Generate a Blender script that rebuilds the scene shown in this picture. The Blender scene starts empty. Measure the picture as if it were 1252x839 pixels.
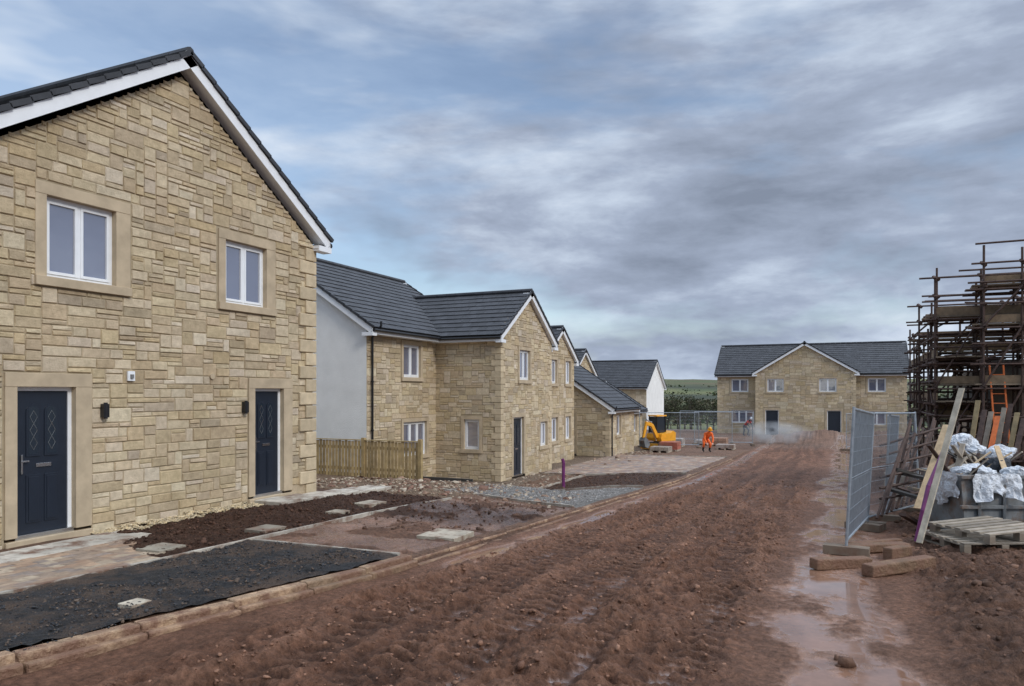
import bpy, math, random, numpy as np
from mathutils import Vector, Matrix
R=random.Random(7)
sc=bpy.context.scene
# ---------------------------------------------------------------- materials
MATS={}
def nt(name):
    m=bpy.data.materials.new(name); m.use_nodes=True
    t=m.node_tree; b=t.nodes['Principled BSDF']; MATS[name]=m
    return m,t,b
def L(t,a,b): t.links.new(a,b)
def node(t,typ,**k):
    n=t.nodes.new(typ)
    for a,v in k.items(): setattr(n,a,v)
    return n
def noise(t,scale,detail=4,rough=.6,vec=None):
    n=node(t,'ShaderNodeTexNoise'); n.inputs['Scale'].default_value=scale
    n.inputs['Detail'].default_value=detail; n.inputs['Roughness'].default_value=rough
    if vec is None:
        g=node(t,'ShaderNodeNewGeometry'); vec=g.outputs['Position']
    L(t,vec,n.inputs['Vector']); return n
def ramp(t,fac,stops):
    r=node(t,'ShaderNodeValToRGB'); e=r.color_ramp.elements
    while len(e)<len(stops): e.new(.5)
    for i,(p,c) in enumerate(stops):
        e[i].position=p; e[i].color=(*c,1) if len(c)==3 else c
    L(t,fac,r.inputs['Fac']); return r
def mul(t,a,b,fac=1.0,mode='MULTIPLY'):
    m=node(t,'ShaderNodeMix',data_type='RGBA',blend_type=mode); m.inputs[0].default_value=fac
    for i,v in ((6,a),(7,b)):
        if isinstance(v,tuple): m.inputs[i].default_value=(*v,1)
        else: L(t,v,m.inputs[i])
    return m.outputs[2]
def bump(t,b,h,dist,strength=1.0):
    n=node(t,'ShaderNodeBump'); n.inputs['Distance'].default_value=dist; n.inputs['Strength'].default_value=strength
    L(t,h,n.inputs['Height']); L(t,n.outputs[0],b.inputs['Normal']); return n
def simple(name,col,rough=.6,metal=0,var=.25,vscale=6,bscale=60,bdist=.003,spec=.5,usecol=False,grime=None):
    m,t,b=nt(name)
    b.inputs['Roughness'].default_value=rough; b.inputs['Metallic'].default_value=metal
    b.inputs['Specular IOR Level'].default_value=spec
    n=noise(t,vscale,4)
    lo=tuple([1-var]*3); hi=tuple([1+var]*3)
    r=ramp(t,n.outputs['Fac'],[(.3,lo),(.7,hi)])
    c=mul(t,col,r.outputs[0])
    if usecol:
        a=node(t,'ShaderNodeAttribute',attribute_name='Col'); c=mul(t,c,a.outputs['Color'])
    if grime:
        g=noise(t,grime[1],6,.7); gr=ramp(t,g.outputs['Fac'],[(grime[2],(0,0,0)),(grime[2]+.15,(1,1,1))])
        mm=node(t,'ShaderNodeMix',data_type='RGBA'); L(t,gr.outputs[0],mm.inputs[0]); L(t,c,mm.inputs[6]); mm.inputs[7].default_value=(*grime[0],1); c=mm.outputs[2]
    L(t,c,b.inputs['Base Color'])
    if bdist:
        n2=noise(t,bscale,4); bump(t,b,n2.outputs['Fac'],bdist)
    return m
# stone : per block colour, mineral mottling and large soft weathering
m,t,b=nt('stone_block')
b.inputs['Roughness'].default_value=.85;b.inputs['Specular IOR Level'].default_value=.3
a=node(t,'ShaderNodeAttribute',attribute_name='Col')
n1=noise(t,11,5,.65);r1=ramp(t,n1.outputs['Fac'],[(.3,(.82,.81,.79)),(.7,(1.16,1.16,1.16))])
n2=noise(t,.7,3,.6);r2=ramp(t,n2.outputs['Fac'],[(.3,(.86,.85,.83)),(.7,(1.1,1.1,1.1))])
L(t,mul(t,mul(t,a.outputs['Color'],r1.outputs[0]),r2.outputs[0]),b.inputs['Base Color'])
n3=noise(t,34,5,.7);bump(t,b,n3.outputs['Fac'],.014)
simple('mortar',(.37,.305,.21),.9,var=.15,spec=.2)
simple('dressed_stone',(.46,.37,.255),.85,var=.16,vscale=3,bscale=150,bdist=.002,spec=.3)
simple('quoin',(.56,.455,.305),.85,var=.15,vscale=5,bscale=45,bdist=.01,usecol=True,spec=.3)
simple('white_upvc',(.80,.82,.84),.3,var=.04,bdist=0)
simple('black_plastic',(.012,.012,.014),.35,var=.1,bdist=0)
simple('door_navy',(.014,.020,.032),.35,var=.1,bdist=0)
simple('chrome',(.6,.6,.6),.25,metal=1,var=.05,bdist=0)
simple('roof_tile',(.036,.038,.044),.6,var=.3,vscale=3,bscale=90,bdist=.003,usecol=True)
simple('roof_under',(.012,.012,.014),.8,bdist=0)
simple('roughcast',(.84,.84,.82),.9,var=.06,vscale=1.5,bscale=70,bdist=.02,spec=.2)
simple('concrete',(.37,.335,.28),.8,var=.25,vscale=4,bscale=80,bdist=.004,usecol=True,grime=((.16,.09,.058),2.6,.48))
simple('kerb',(.36,.245,.16),.7,var=.35,vscale=5,bscale=22,bdist=.03,usecol=True,grime=((.19,.105,.068),2.8,.42),spec=.3)
simple('paver',(1,1,1),.75,var=.25,vscale=12,bscale=90,bdist=.003,usecol=True,grime=((.24,.15,.10),1.3,.50),spec=.35)
simple('asphalt',(.026,.026,.028),.65,var=.7,vscale=9,bscale=45,bdist=.08,spec=.35,grime=((.105,.068,.047),1.3,.45))
simple('rock',(1,1,1),.85,var=.25,bscale=30,bdist=.01,usecol=True,spec=.3)
simple('mudclod',(1,1,1),.75,var=.3,bscale=30,bdist=.015,usecol=True,spec=.25)
simple('fence_wood',(.40,.30,.155),.8,var=.25,vscale=7,bscale=40,bdist=.004,usecol=True)
simple('grey_wood',(.38,.32,.25),.85,var=.3,vscale=6,bscale=50,bdist=.004,usecol=True)
simple('rusty_steel',(.075,.045,.035),.7,metal=.2,var=.4,vscale=9,bscale=80,bdist=.001)
simple('galv_steel',(.34,.38,.42),.45,metal=.5,var=.2,vscale=9,bdist=0)
simple('dark_board',(.045,.04,.035),.7,var=.3)
simple('blockwork',(.22,.19,.16),.9,var=.2,vscale=2,bscale=60,bdist=.005)
simple('purple_plastic',(.16,.03,.13),.4,bdist=0)
simple('orange_paint',(.6,.14,.03),.6,var=.25,bdist=0)
simple('yellow_paint',(.80,.36,.02),.4,var=.12,vscale=4,bdist=0)
simple('hivis',(.95,.17,.03),.7,var=.12,vscale=9,bscale=25,bdist=.02)
simple('dark_cloth',(.035,.04,.05),.8,var=.2,bscale=25,bdist=.02)
simple('skin',(.5,.27,.19),.5,var=.08,bdist=0)
simple('rubber',(.02,.02,.02),.7,var=.2)
simple('red_cloth',(.45,.05,.04),.8)
simple('white_sheet',(.68,.71,.75),.35,var=.12,vscale=5,bscale=14,bdist=.06)
simple('grey_bin',(.17,.18,.185),.6,var=.35,vscale=4,grime=((.16,.11,.08),3,.50))
simple('bark',(.07,.055,.04),.9)
simple('leaf',(1,1,1),.8,var=.3,vscale=.8,usecol=True,bdist=0,spec=.2)
simple('light_timber',(.55,.40,.24),.8,var=.25,vscale=9)
m,t,b=nt('glass')
b.inputs['Base Color'].default_value=(.14,.155,.225,1); b.inputs['Roughness'].default_value=.04
b.inputs['Specular IOR Level'].default_value=1.0; b.inputs['IOR'].default_value=2.1
b.inputs['Coat Weight'].default_value=1; b.inputs['Coat Roughness'].default_value=.03
g=noise(t,1.3,2); bump(t,b,g.outputs['Fac'],.006)
m,t,b=nt('glass_dark');b.inputs['Base Color'].default_value=(.02,.028,.04,1);b.inputs['Roughness'].default_value=.15
# ground
m,t,b=nt('ground_mud')
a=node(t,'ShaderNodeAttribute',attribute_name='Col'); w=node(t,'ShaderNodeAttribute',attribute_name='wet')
n1=noise(t,2.2,5,.7); r1=ramp(t,n1.outputs['Fac'],[(.3,(.72,.70,.68)),(.7,(1.3,1.28,1.26))])
n2=noise(t,17,6,.75); r2=ramp(t,n2.outputs['Fac'],[(.32,(.48,.46,.45)),(.68,(1.5,1.5,1.5))])
wi=node(t,'ShaderNodeMapRange'); L(t,w.outputs['Fac'],wi.inputs[0]); wi.inputs[3].default_value=1; wi.inputs[4].default_value=.12
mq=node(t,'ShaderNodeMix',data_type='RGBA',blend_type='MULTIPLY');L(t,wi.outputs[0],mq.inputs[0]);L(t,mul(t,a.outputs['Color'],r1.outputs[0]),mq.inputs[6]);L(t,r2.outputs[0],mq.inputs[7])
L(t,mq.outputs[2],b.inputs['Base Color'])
b.inputs['IOR'].default_value=1.5
spw=node(t,'ShaderNodeMapRange'); L(t,w.outputs['Fac'],spw.inputs[0]); spw.inputs[1].default_value=.1;spw.inputs[2].default_value=.9;spw.inputs[3].default_value=.22; spw.inputs[4].default_value=.85;L(t,spw.outputs[0],b.inputs['Specular IOR Level'])
mr=node(t,'ShaderNodeMapRange'); L(t,w.outputs['Fac'],mr.inputs[0]); mr.inputs[3].default_value=.66; mr.inputs[4].default_value=.03
n4=noise(t,9,4,.7); ad=node(t,'ShaderNodeMath',operation='MULTIPLY_ADD'); L(t,n4.outputs['Fac'],ad.inputs[0]); ad.inputs[1].default_value=.4
sb=node(t,'ShaderNodeMath',operation='SUBTRACT'); L(t,mr.outputs[0],sb.inputs[0]); sb.inputs[1].default_value=.2
L(t,sb.outputs[0],ad.inputs[2]); ad.use_clamp=True
mx_=node(t,'ShaderNodeMath',operation='MAXIMUM');L(t,ad.outputs[0],mx_.inputs[0]);mx_.inputs[1].default_value=.035
L(t,mx_.outputs[0],b.inputs['Roughness'])
n3=noise(t,20,6,.75); bn=bump(t,b,n3.outputs['Fac'],.09)
iv=node(t,'ShaderNodeMapRange'); L(t,w.outputs['Fac'],iv.inputs[0]); iv.inputs[3].default_value=1; iv.inputs[4].default_value=.012; L(t,iv.outputs[0],bn.inputs['Strength'])

# ---------------------------------------------------------------- mesh builder
class MB:
    def __init__(s): s.V=[];s.F=[];s.M=[];s.C=[];s.mn=[]
    def mi(s,m):
        if m not in s.mn: s.mn.append(m)
        return s.mn.index(m)
    def poly(s,pts,mat,col=(1,1,1)):
        i=len(s.V); s.V.extend([tuple(p) for p in pts]); s.F.append(tuple(range(i,i+len(pts)))); s.M.append(s.mi(mat)); s.C.append(col)
    def hexa(s,p,mat,col=(1,1,1)):
        i=len(s.V); s.V.extend([tuple(q) for q in p]); k=s.mi(mat)
        for f in ((3,2,1,0),(4,5,6,7),(0,1,5,4),(1,2,6,5),(2,3,7,6),(3,0,4,7)):
            s.F.append(tuple(i+j for j in f)); s.M.append(k); s.C.append(col)
    def box(s,x0,x1,y0,y1,z0,z1,mat,col=(1,1,1)):
        s.hexa([(x0,y0,z0),(x1,y0,z0),(x1,y1,z0),(x0,y1,z0),(x0,y0,z1),(x1,y0,z1),(x1,y1,z1),(x0,y1,z1)],mat,col)
    def beam(s,p,q,w,h,mat,col=(1,1,1),up=(0,0,1)):
        p=Vector(p);q=Vector(q);d=(q-p).normalized();u=Vector(up)
        if abs(d.dot(u))>.98:u=Vector((1,0,0))
        sd=d.cross(u).normalized()*w/2; u=sd.cross(d).normalized()*h/2
        s.hexa([p-sd-u,p+sd-u,p+sd+u,p-sd+u,q-sd-u,q+sd-u,q+sd+u,q-sd+u],mat,col)
    def tube(s,p,q,r,mat,n=6,col=(1,1,1),r2=None,caps=True):
        p=Vector(p);q=Vector(q);d=(q-p)
        if d.length<1e-6:return
        d.normalize();u=Vector((0,0,1)) if abs(d.z)<.9 else Vector((1,0,0))
        a=d.cross(u).normalized();b=d.cross(a); r2=r if r2 is None else r2
        i=len(s.V);k=s.mi(mat)
        for c,rr in((p,r),(q,r2)):
            for j in range(n):
                an=2*math.pi*j/n; s.V.append(tuple(c+a*math.cos(an)*rr+b*math.sin(an)*rr))
        for j in range(n):
            s.F.append((i+j,i+(j+1)%n,i+n+(j+1)%n,i+n+j));s.M.append(k);s.C.append(col)
        if caps:
            s.F.append(tuple(i+j for j in range(n)));s.M.append(k);s.C.append(col)
            s.F.append(tuple(i+n+n-1-j for j in range(n)));s.M.append(k);s.C.append(col)
    def extr(s,prof,f,b0,b1,mat,col=(1,1,1)):
        A=[f(a,b0,c) for a,c in prof];B=[f(a,b1,c) for a,c in prof];n=len(prof)
        s.poly(A,mat,col);s.poly(B[::-1],mat,col)
        for i in range(n): s.poly([A[i],A[(i+1)%n],B[(i+1)%n],B[i]],mat,col)
    def obj(s,name,parent=None,smooth=False,bevel=0):
        if not s.F: return None
        me=bpy.data.meshes.new(name); me.from_pydata(s.V,[],s.F)
        for m in s.mn: me.materials.append(MATS[m])
        me.polygons.foreach_set('material_index',s.M)
        ca=me.color_attributes.new('Col','FLOAT_COLOR','CORNER')
        cnt=np.array([len(f) for f in s.F]); col=np.ones((len(s.F),4),dtype=np.float32); col[:,:3]=np.array(s.C,dtype=np.float32)
        ca.data.foreach_set('color',np.repeat(col,cnt,axis=0).ravel())
        if smooth: me.polygons.foreach_set('use_smooth',[True]*len(s.F))
        me.update(); o=bpy.data.objects.new(name,me); sc.collection.objects.link(o)
        if parent: o.parent=parent
        if bevel:
            bm=o.modifiers.new('b','BEVEL'); bm.width=bevel; bm.segments=2; bm.limit_method='ANGLE'
        return o
def empty(name):
    o=bpy.data.objects.new(name,None); sc.collection.objects.link(o); o.empty_display_size=.1; return o

# ---------------------------------------------------------------- numpy noise
def vn(x,y,seed=0):
    x=np.asarray(x,dtype=np.float64);y=np.asarray(y,dtype=np.float64)
    xi=np.floor(x);yi=np.floor(y);fx=x-xi;fy=y-yi
    fx=fx*fx*fx*(fx*(fx*6-15)+10);fy=fy*fy*fy*(fy*(fy*6-15)+10)
    def h(a,b):
        v=np.sin(a*127.1+b*311.7+seed*74.7)*43758.5453
        return v-np.floor(v)
    return ((h(xi,yi)*(1-fx)+h(xi+1,yi)*fx)*(1-fy)+(h(xi,yi+1)*(1-fx)+h(xi+1,yi+1)*fx)*fy)*2-1
def fbm(x,y,o=4,seed=0):
    s=0;a=1;tot=0
    for i in range(o):
        s=s+a*vn(x,y,seed+i*3);tot+=a;a*=.55;x,y=(x*1.7+y*1.1)+3.1,(y*1.7-x*1.1)-1.7
    return s/tot
def ss(a,b,x):
    t=np.clip((x-a)/(b-a),0,1);return t*t*(3-2*t)
def kerb_y(x): return np.interp(x,[-6,-2,3.15,7.6,36],[5.9,5.6,5.15,4.82,4.75])
def base(x,y):
    x=np.asarray(x,float);y=np.asarray(y,float)
    Yp=.9122*x+2.0
    p=np.interp(Yp,[-60,0,5,10,24,34,60,75,150,400,900,1800,4000],[.5,0,-.22,-.48,-1.2,-1.5,-1.75,-2.3,-7,-9,17,34,46])
    g=np.interp(x,[0,11,14,17.39,17.41,22,30,36,45,60],[-.37,-.37,-.5,-.68,-1.28,-1.38,-1.42,-1.46,-1.6,-1.75])
    ky=kerb_y(x); k=ss(ky-.02,ky+.06,y)*(1-ss(40,44,x))
    w=ss(0,1,(y-ky-.3)/4.2)
    z=p+k*((p+.09)*(1-w)+g*w-p)
    z=z+ .08*ss(-.6,-1.6,y)*(1-ss(40,50,x))
    far=ss(150,500,np.abs(x)+np.abs(y))
    z=z+far*9*fbm(x/420,y/420,4,5)
    return z
def H(x,y): return float(base(x,y))

# ---------------------------------------------------------------- ground
def seg(a,b,st): return list(np.arange(a,b,st))
def grow(a,st,f,lim):
    o=[];v=a
    while abs(v)<lim:
        v+=st;st*=f;o.append(v)
    return o
xs=[-v for v in grow(2,.8,1.35,3500)][::-1]; xs=[v for v in xs]+seg(-2,2.5,.3)+seg(2.5,12,.026)+seg(12,20,.045)+seg(20,46,.12)+seg(46,90,.8)+grow(90,1,1.1,4500)
ys=[-v for v in grow(12,.5,1.2,3500)][::-1]+seg(-12,-5,.15)+seg(-5,-1,.045)+seg(-1,5.3,.028)+seg(5.3,10.3,.05)+seg(10.3,24,.4)+grow(24,.6,1.15,3500)
xs=np.array(xs);ys=np.array(ys)
X,Y=np.meshgrid(xs,ys,indexing='ij')
Z=base(X,Y)
ky=kerb_y(X)
road=(1-ss(ky-.12,ky-.02,Y))*(1-ss(60,75,np.abs(X)))*(1-ss(12,18,-Y))
nr=1-.5*ss(16,32,X)
track=ss(.5,1.15,Y)*(1-ss(ky-.7,ky-.25,Y))*road
wob=.18*vn(X/5,0*X,3)+.05*vn(X/1.6,0*X,4)
st=vn(X*.28,(Y+wob)*3.6,11)*.6+vn(X*.5,(Y+wob)*8.5,12)*.5
clump=1-np.abs(fbm(X*3.0,Y*4.2,3,21))*2.2
clump2=1-np.abs(fbm(X*6.5,Y*8,2,25))*2.0
lump=np.clip(fbm(X*7,Y*8,2,27)*1.6,-.5,1)
fine=fbm(X*15,Y*17,3,31)
patch=.6+.4*ss(-.35,.25,fbm(X*.6,Y*1.1,3,8))
hlow=.03*fbm(X*1.1,Y*1.3,3,2)
hm=.065*st+.055*(clump-.35)+.045*(clump2-.35)+.030*lump+.026*fine
tcol=0*X
for j,(yc,ph,wd0) in enumerate([(1.3,0,.2),(1.9,.5,.16),(2.35,.3,.15),(2.8,.2,.2),(3.3,.8,.17),(3.85,.4,.2)]):
    yy=Y-yc-wob-.12*vn(X/3.3,0*X+j,40+j)
    m_=np.exp(-(yy/wd0)**4)*ss(-.6,-.1,vn(X/2.6,0*X+j*7,50+j)+.1)
    amp=.35+.65*ss(-.4,.3,vn(X*1.2,Y*2,60+j))
    tread=np.clip(np.sin(2*np.pi*(X/.21+ph+np.abs(yy)*2.4))*1.8,-1,1)*amp
    hm=hm*(1-.65*m_)+m_*(.032*tread-.050+.018*fine);tcol=tcol*(1-m_)+m_*tread
    hm=hm+.04*np.exp(-((np.abs(yy)-wd0*1.35)/.06)**2)*m_.clip(0,1)
h=hlow+track*patch*nr*hm
side=ss(-.5,-1.2,Y)*road
h=h+side*(.09*(fbm(X*1.6,Y*1.9,4,61))+.055*(clump-.3)+.045*(clump2-.3)+.03*lump+.026*fine)
def gs(v,s_): return np.exp(-(v/s_)**2)
trough=gs(Y-.02-.25*vn(X/3,0*X,71),.66)
tr2=gs(Y-(ky-.38),.28)*ss(7.0,8.5,X)
tr3=gs(Y-(ky-.36),.3)*ss(8,6,X)*.4
tall=np.clip(trough+tr2+tr3,0,1)
h=h+road*(.055*fbm(X*1.5,Y*3.0,4,73)+.018*(clump2-.3)+.012*fine)*tall-road*(.030*trough+.026*tr2+.012*tr3)
lvl=-.016+.012*vn(X/1.3,Y/.9,81)
wetz=np.clip(trough*1.25+tr2,0,1)
lv=lvl*wetz+(-.075+.022*vn(X/2.2,Y/1.0,83))*(1-wetz)
wet=ss(.008,-.002,h-lv)*road
hraw=h.copy()
h=np.where(road>.5,np.maximum(h,lv),h)
damp=np.clip(ss(.03,0,h-lv)*.6*road,0,1)
soil1=((Y>7.52)&(X>6.3+ .45*(Y-7.5))&(X<13.4)&(Y<10.05)&~((Y>9.3)&(X>10.4))&~((Y>9.0)&(X<7.4))).astype(float)
soilc=((Y>7.52)&(X>6.3+ .45*(Y-7.5))&(X<13.4)&(Y<10.05)).astype(float)
mudp=((Y>ky+.15)&(Y<7.4)&(X>7.85)&(X<14.2)).astype(float)
grav=((Y>ky+.15)&(Y<8.4)&(X>14.2+ (Y-5)*.2)&(X<19.8)).astype(float)
rub=((X>13.4)&(X<17.35)&(Y>7.5)&(Y<14)&(grav<.5)).astype(float)
soil2=((Y>ky+.2)&(Y<8.6)&(X>20.3)&(X<26)).astype(float)
h=h+soil1*(.045*fbm(X*2.4,Y*2.4,4,91)+.035*(clump2-.4)+.025*fine+.014)+mudp*(.04*fbm(X*2.2,Y*2.2,4,93)+.026*(clump-.4)+.012*fine)+mudp*.05*ss(10.5,11.5,X)*(1-ss(12.5,13.5,X))*clump
h=h+rub*(.06*fbm(X*2.5,Y*2.5,4,94)+.02*clump)+soil2*(.05*fbm(X*2.5,Y*2.5,4,95)+.02)+grav*.012*fine
mw=mudp*ss(-.15,.05,-fbm(X*1.4,Y*1.4,3,121))*.6
farr=ss(44,50,X)*(1-ss(90,120,X))
h=h+farr*.05*fbm(X*.5,Y*.5,4,97)
Z=Z+h
def mound(cx,cy,rx,ry,hh,sd):
    global Z
    r=((X-cx)/rx)**2+((Y-cy)/ry)**2
    Z=Z+hh*np.exp(-r*1.6)*(1+.35*fbm(X*1.2,Y*1.2,3,sd)+.12*fbm(X*5,Y*5,3,sd))
mound(55,1.5,3,4,.8,1);mound(30,-3.2,3,1.6,.5,2);mound(56,-2.5,3,2,.6,3);mound(16.5,-3.5,1.6,1.5,.35,4);mound(9.3,-2.8,1.5,.9,.16,6)
n=len(xs);k=len(ys)
col=np.zeros((n,k,3))
mud=np.array([.215,.110,.068]);
col[:]=np.array([.15,.085,.055])
def lay(mask,c):
    global col
    col=col*(1-mask[...,None])+np.array(c)*mask[...,None]
far=ss(85,110,np.hypot(X,Y-0)); 
lay(road*1.0,mud)
lay(track*ss(-.3,.5,fbm(X*.35,Y*2.0,3,101))*.8,[.160,.076,.045])
hd=hm  # crests lightened, hollows darkened: relief shading painted into colour, plus wetter mud low
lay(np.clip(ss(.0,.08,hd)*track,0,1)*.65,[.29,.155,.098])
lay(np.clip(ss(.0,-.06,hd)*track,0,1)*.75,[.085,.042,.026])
lay(np.clip(tcol,0,1)*track*.45,[.25,.135,.085]);lay(np.clip(-tcol,0,1)*track*.5,[.075,.038,.025])  # tread bars lighter, grooves darker: tread relief strengthened in the colour
lay(side,[.13,.068,.043])
lay(np.clip(ss(-.01,.08,h)*side,0,1)*.6,[.21,.118,.077]);lay(np.clip(ss(.0,-.06,h)*side,0,1)*.6,[.075,.04,.026])  # verge mud: same painted relief shading, with damper tone in the hollows
lay(np.clip(trough*1.1,0,1)*road*.8,[.25,.145,.10])
lay(tr2*road*.7,[.26,.15,.105])
lay(((Y>ky+.02)&(X<44)&(Y<10.3)).astype(float),[.20,.12,.08])
lay(soilc,[.062,.030,.018]);lay(soilc*ss(-.1,.3,fbm(X*1.5,Y*1.5,3,111))*.35,[.10,.052,.032]);lay(mudp,[.19,.105,.068])
lay(mudp*ss(-.1,.3,fbm(X*1.2,Y*1.2,3,112))*.6,[.125,.066,.042])
lay(mudp*ss(10.4,11.0,X)*(1-ss(12.5,13.3,X)),[.075,.038,.024])
lay(grav,[.21,.20,.185]);lay(rub,[.21,.145,.095]);lay(soil2,[.065,.034,.022])
lay(((X>17.4)&(X<45)&(Y>9.8)).astype(float),[.2,.15,.11])
lay(farr*.6,[.2,.135,.10])
fld=fbm(X/150,Y/150,3,7)
lay(far*(.5+.5*ss(-.3,.3,fld)),[.075,.10,.035]);lay(far*ss(.1,.2,fbm(X/110,Y/110,2,9)),[.14,.15,.055]);lay(far*ss(.1,.2,fbm(X/90,Y/90,2,19)),[.04,.05,.025])
me=bpy.data.meshes.new('ground')
V=np.stack([X,Y,Z],-1).reshape(-1,3)
idx=np.arange(n*k).reshape(n,k)
Fq=np.stack([idx[:-1,:-1],idx[1:,:-1],idx[1:,1:],idx[:-1,1:]],-1).reshape(-1,4)
me.vertices.add(len(V));me.vertices.foreach_set('co',V.astype(np.float32).ravel())
me.loops.add(Fq.size);me.loops.foreach_set('vertex_index',Fq.astype(np.int32).ravel())
me.polygons.add(len(Fq));me.polygons.foreach_set('loop_start',np.arange(0,Fq.size,4,dtype=np.int32));me.polygons.foreach_set('loop_total',np.full(len(Fq),4,dtype=np.int32))
me.polygons.foreach_set('use_smooth',np.ones(len(Fq),dtype=bool))
me.update(calc_edges=True)
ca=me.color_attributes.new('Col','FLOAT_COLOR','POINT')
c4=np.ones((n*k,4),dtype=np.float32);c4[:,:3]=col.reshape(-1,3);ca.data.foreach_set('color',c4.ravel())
wa=me.attributes.new('wet','FLOAT','POINT');wa.data.foreach_set('value',np.clip(np.maximum(np.maximum(wet,damp),mw),0,1).astype(np.float32).ravel())
me.materials.append(MATS['ground_mud'])
go=bpy.data.objects.new('ground',me);sc.collection.objects.link(go)

def sheet(name,x0,x1,yf0,y1,dz,mat,stp=.12,amp=0,sd=0):
    nx=int((x1-x0)/stp)+1
    mb=MB()
    ny=int((y1-float(yf0(x0)))/stp)+1
    xx=np.linspace(x0,x1,nx+1)
    P=[]
    for x in xx:
        yy=np.linspace(float(yf0(x)),y1,ny+1); xv=np.full_like(yy,x);zz=base(xv,yy)+dz+amp*fbm(xv*3,yy*3,4,sd)+amp*.8*fbm(xv*10,yy*10,2,sd+1)
        xj=xv+(.05*vn(yy*2.3,yy*0,5) if x==xx[-1] else 0)
        P.append([(xj[j],yy[j],zz[j]) for j in range(ny+1)])
    for i in range(nx):
        for j in range(ny): mb.poly([P[i][j],P[i+1][j],P[i+1][j+1],P[i][j+1]],mat)
    return mb.obj(name)
sheet('asphalt_driveway',-3,7.72,lambda x:float(kerb_y(x))+.16,7.4,.035,'asphalt',.05,.024,3)

def strip(mb,p,q,w,hh,up,mat,L_=.9,jit=.006,dark=.15):
    p=Vector((*p,0));q=Vector((*q,0));d=q-p;n_=max(1,int(d.length/L_));
    for i in range(n_):
        a=p+d*(i/n_);b=p+d*((i+1)/n_);dd=(b-a).normalized()*.004
        za=H(a.x,a.y);zb=H(b.x,b.y);j=R.uniform(-jit,jit);sy=R.uniform(-jit,jit)
        a=a+dd;b=b-dd;c=1+R.uniform(-dark,dark)
        mb.beam((a.x,a.y+sy,za+up-hh/2+j),(b.x,b.y+sy,zb+up-hh/2+j),w,hh,mat,(c,c,c))
mb=MB()
for x in np.arange(-5,36,.915):
    a=(x,float(kerb_y(x))+.02);b=(x+.9,float(kerb_y(x+.9))+.02)
    za=H(a[0],a[1]-.2);zb=H(b[0],b[1]-.2);up=.12 if x<7 else .075
    c=1+R.uniform(-.2,.2)
    j=R.uniform(-.014,.014)
    mb.beam((a[0],a[1]+.06,za+up-.1),(b[0],b[1]+.06+j,zb+up-.1+j),.13,.2,'kerb',(c,c,c*.97))
    mb.beam((a[0],a[1]-.045,za+up-.16),(b[0],b[1]-.045+j,zb+up-.16+j),.09,.2,'kerb',(c*.8,c*.76,c*.72))
mb.obj('road_kerb',bevel=.018)
mb=MB()
strip(mb,(1,7.46),(13.5,7.46),.06,.12,.045,'concrete')
strip(mb,(7.8,5.05),(7.8,7.4),.06,.12,.045,'concrete')
strip(mb,(14.2,5.0),(14.9,8.4),.05,.12,.04,'concrete')
strip(mb,(20.0,5.0),(20.0,10),.05,.12,.06,'concrete');strip(mb,(20.2,8.7),(26,8.7),.05,.12,.06,'concrete');strip(mb,(26.1,5.0),(26.1,10.6),.05,.12,.06,'concrete')
strip(mb,(36.2,5.0),(36.2,10),.05,.12,.06,'concrete')
mb.obj('concrete_edging')
mb=MB()
pc=[(.32,.235,.165),(.38,.30,.215),(.28,.21,.155),(.35,.24,.16),(.25,.20,.165)]
yy=7.52
while yy<9.05:
    wv=R.choice([.12,.16]);x=2.0+R.random()*.1
    while x<6.35+.45*(yy-7.5):
        lx=R.choice([.16,.2,.24]);z=H(x,yy)+.025+R.uniform(-.002,.002);c=R.choice(pc);v=R.uniform(.85,1.15)
        mb.box(x,x+lx-.008,yy,yy+wv-.008,z-.05,z,'paver',(c[0]*v,c[1]*v,c[2]*v));x+=lx
    yy+=wv
mb.obj('paver_driveway',bevel=.004)
mb=MB()
yy=5.1
while yy<10.3:
    x=26.3
    while x<36:
        z=H(x,yy)+.03;c=R.choice(pc);v=R.uniform(.8,1.1)
        mb.box(x,x+.38,yy,yy+.18,z-.05,z,'paver',(c[0]*v,c[1]*v,c[2]*v*1.1));x+=.4
    yy+=.2
mb.obj('paver_driveway.001')
mb=MB()
def slab(x0,x1,y0,y1,up=.03,c=(1.2,1.2,1.15),rot=0):
    z=H((x0+x1)/2,(y0+y1)/2)+up
    cx,cy=(x0+x1)/2,(y0+y1)/2
    P=[]
    for zz in(z-.08,z):
        for dx,dy in((x0,y0),(x1,y0),(x1,y1),(x0,y1)):
            a=dx-cx;b_=dy-cy;P.append((cx+a*math.cos(rot)-b_*math.sin(rot),cy+a*math.sin(rot)+b_*math.cos(rot),zz))
    mb.hexa(P,'concrete',c)
for i in range(9): slab(2.2+i*.6,2.2+i*.6+.59,9.12,9.8,.03,tuple([R.uniform(1.1,1.35)]*3))
for i in range(6): slab(10.55+i*.6,10.55+i*.6+.59,9.35,10.0,.06,tuple([R.uniform(1.1,1.35)]*3))
mb.obj('paving_slabs',bevel=.005)
mb=MB()
def px2g(px,py):
    d=8.
    for _ in range(30):
        Xc=(px-626)*d/900;x=.4095*Xc+.9122*d;y=-.9122*Xc+.4095*d
        d=(1.7-H(x,y))*900/(py-480)
    return x,y
for (x,y,sx,sy,c) in [(*px2g(197,674),.42,.42,.75),(*px2g(325,650),.45,.4,.62),(*px2g(452,618),.5,.4,.9),(*px2g(413,629),.3,.3,.8),(*px2g(165,744),.2,.18,1.2),(*px2g(545,657),.62,.62,1.15)]:
    slab(x-sx/2,x+sx/2,y-sy/2,y+sy/2,.06,(c,c*.97,c*.9),R.uniform(-.1,.1))
mb.obj('inspection_covers',bevel=.005)

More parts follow.
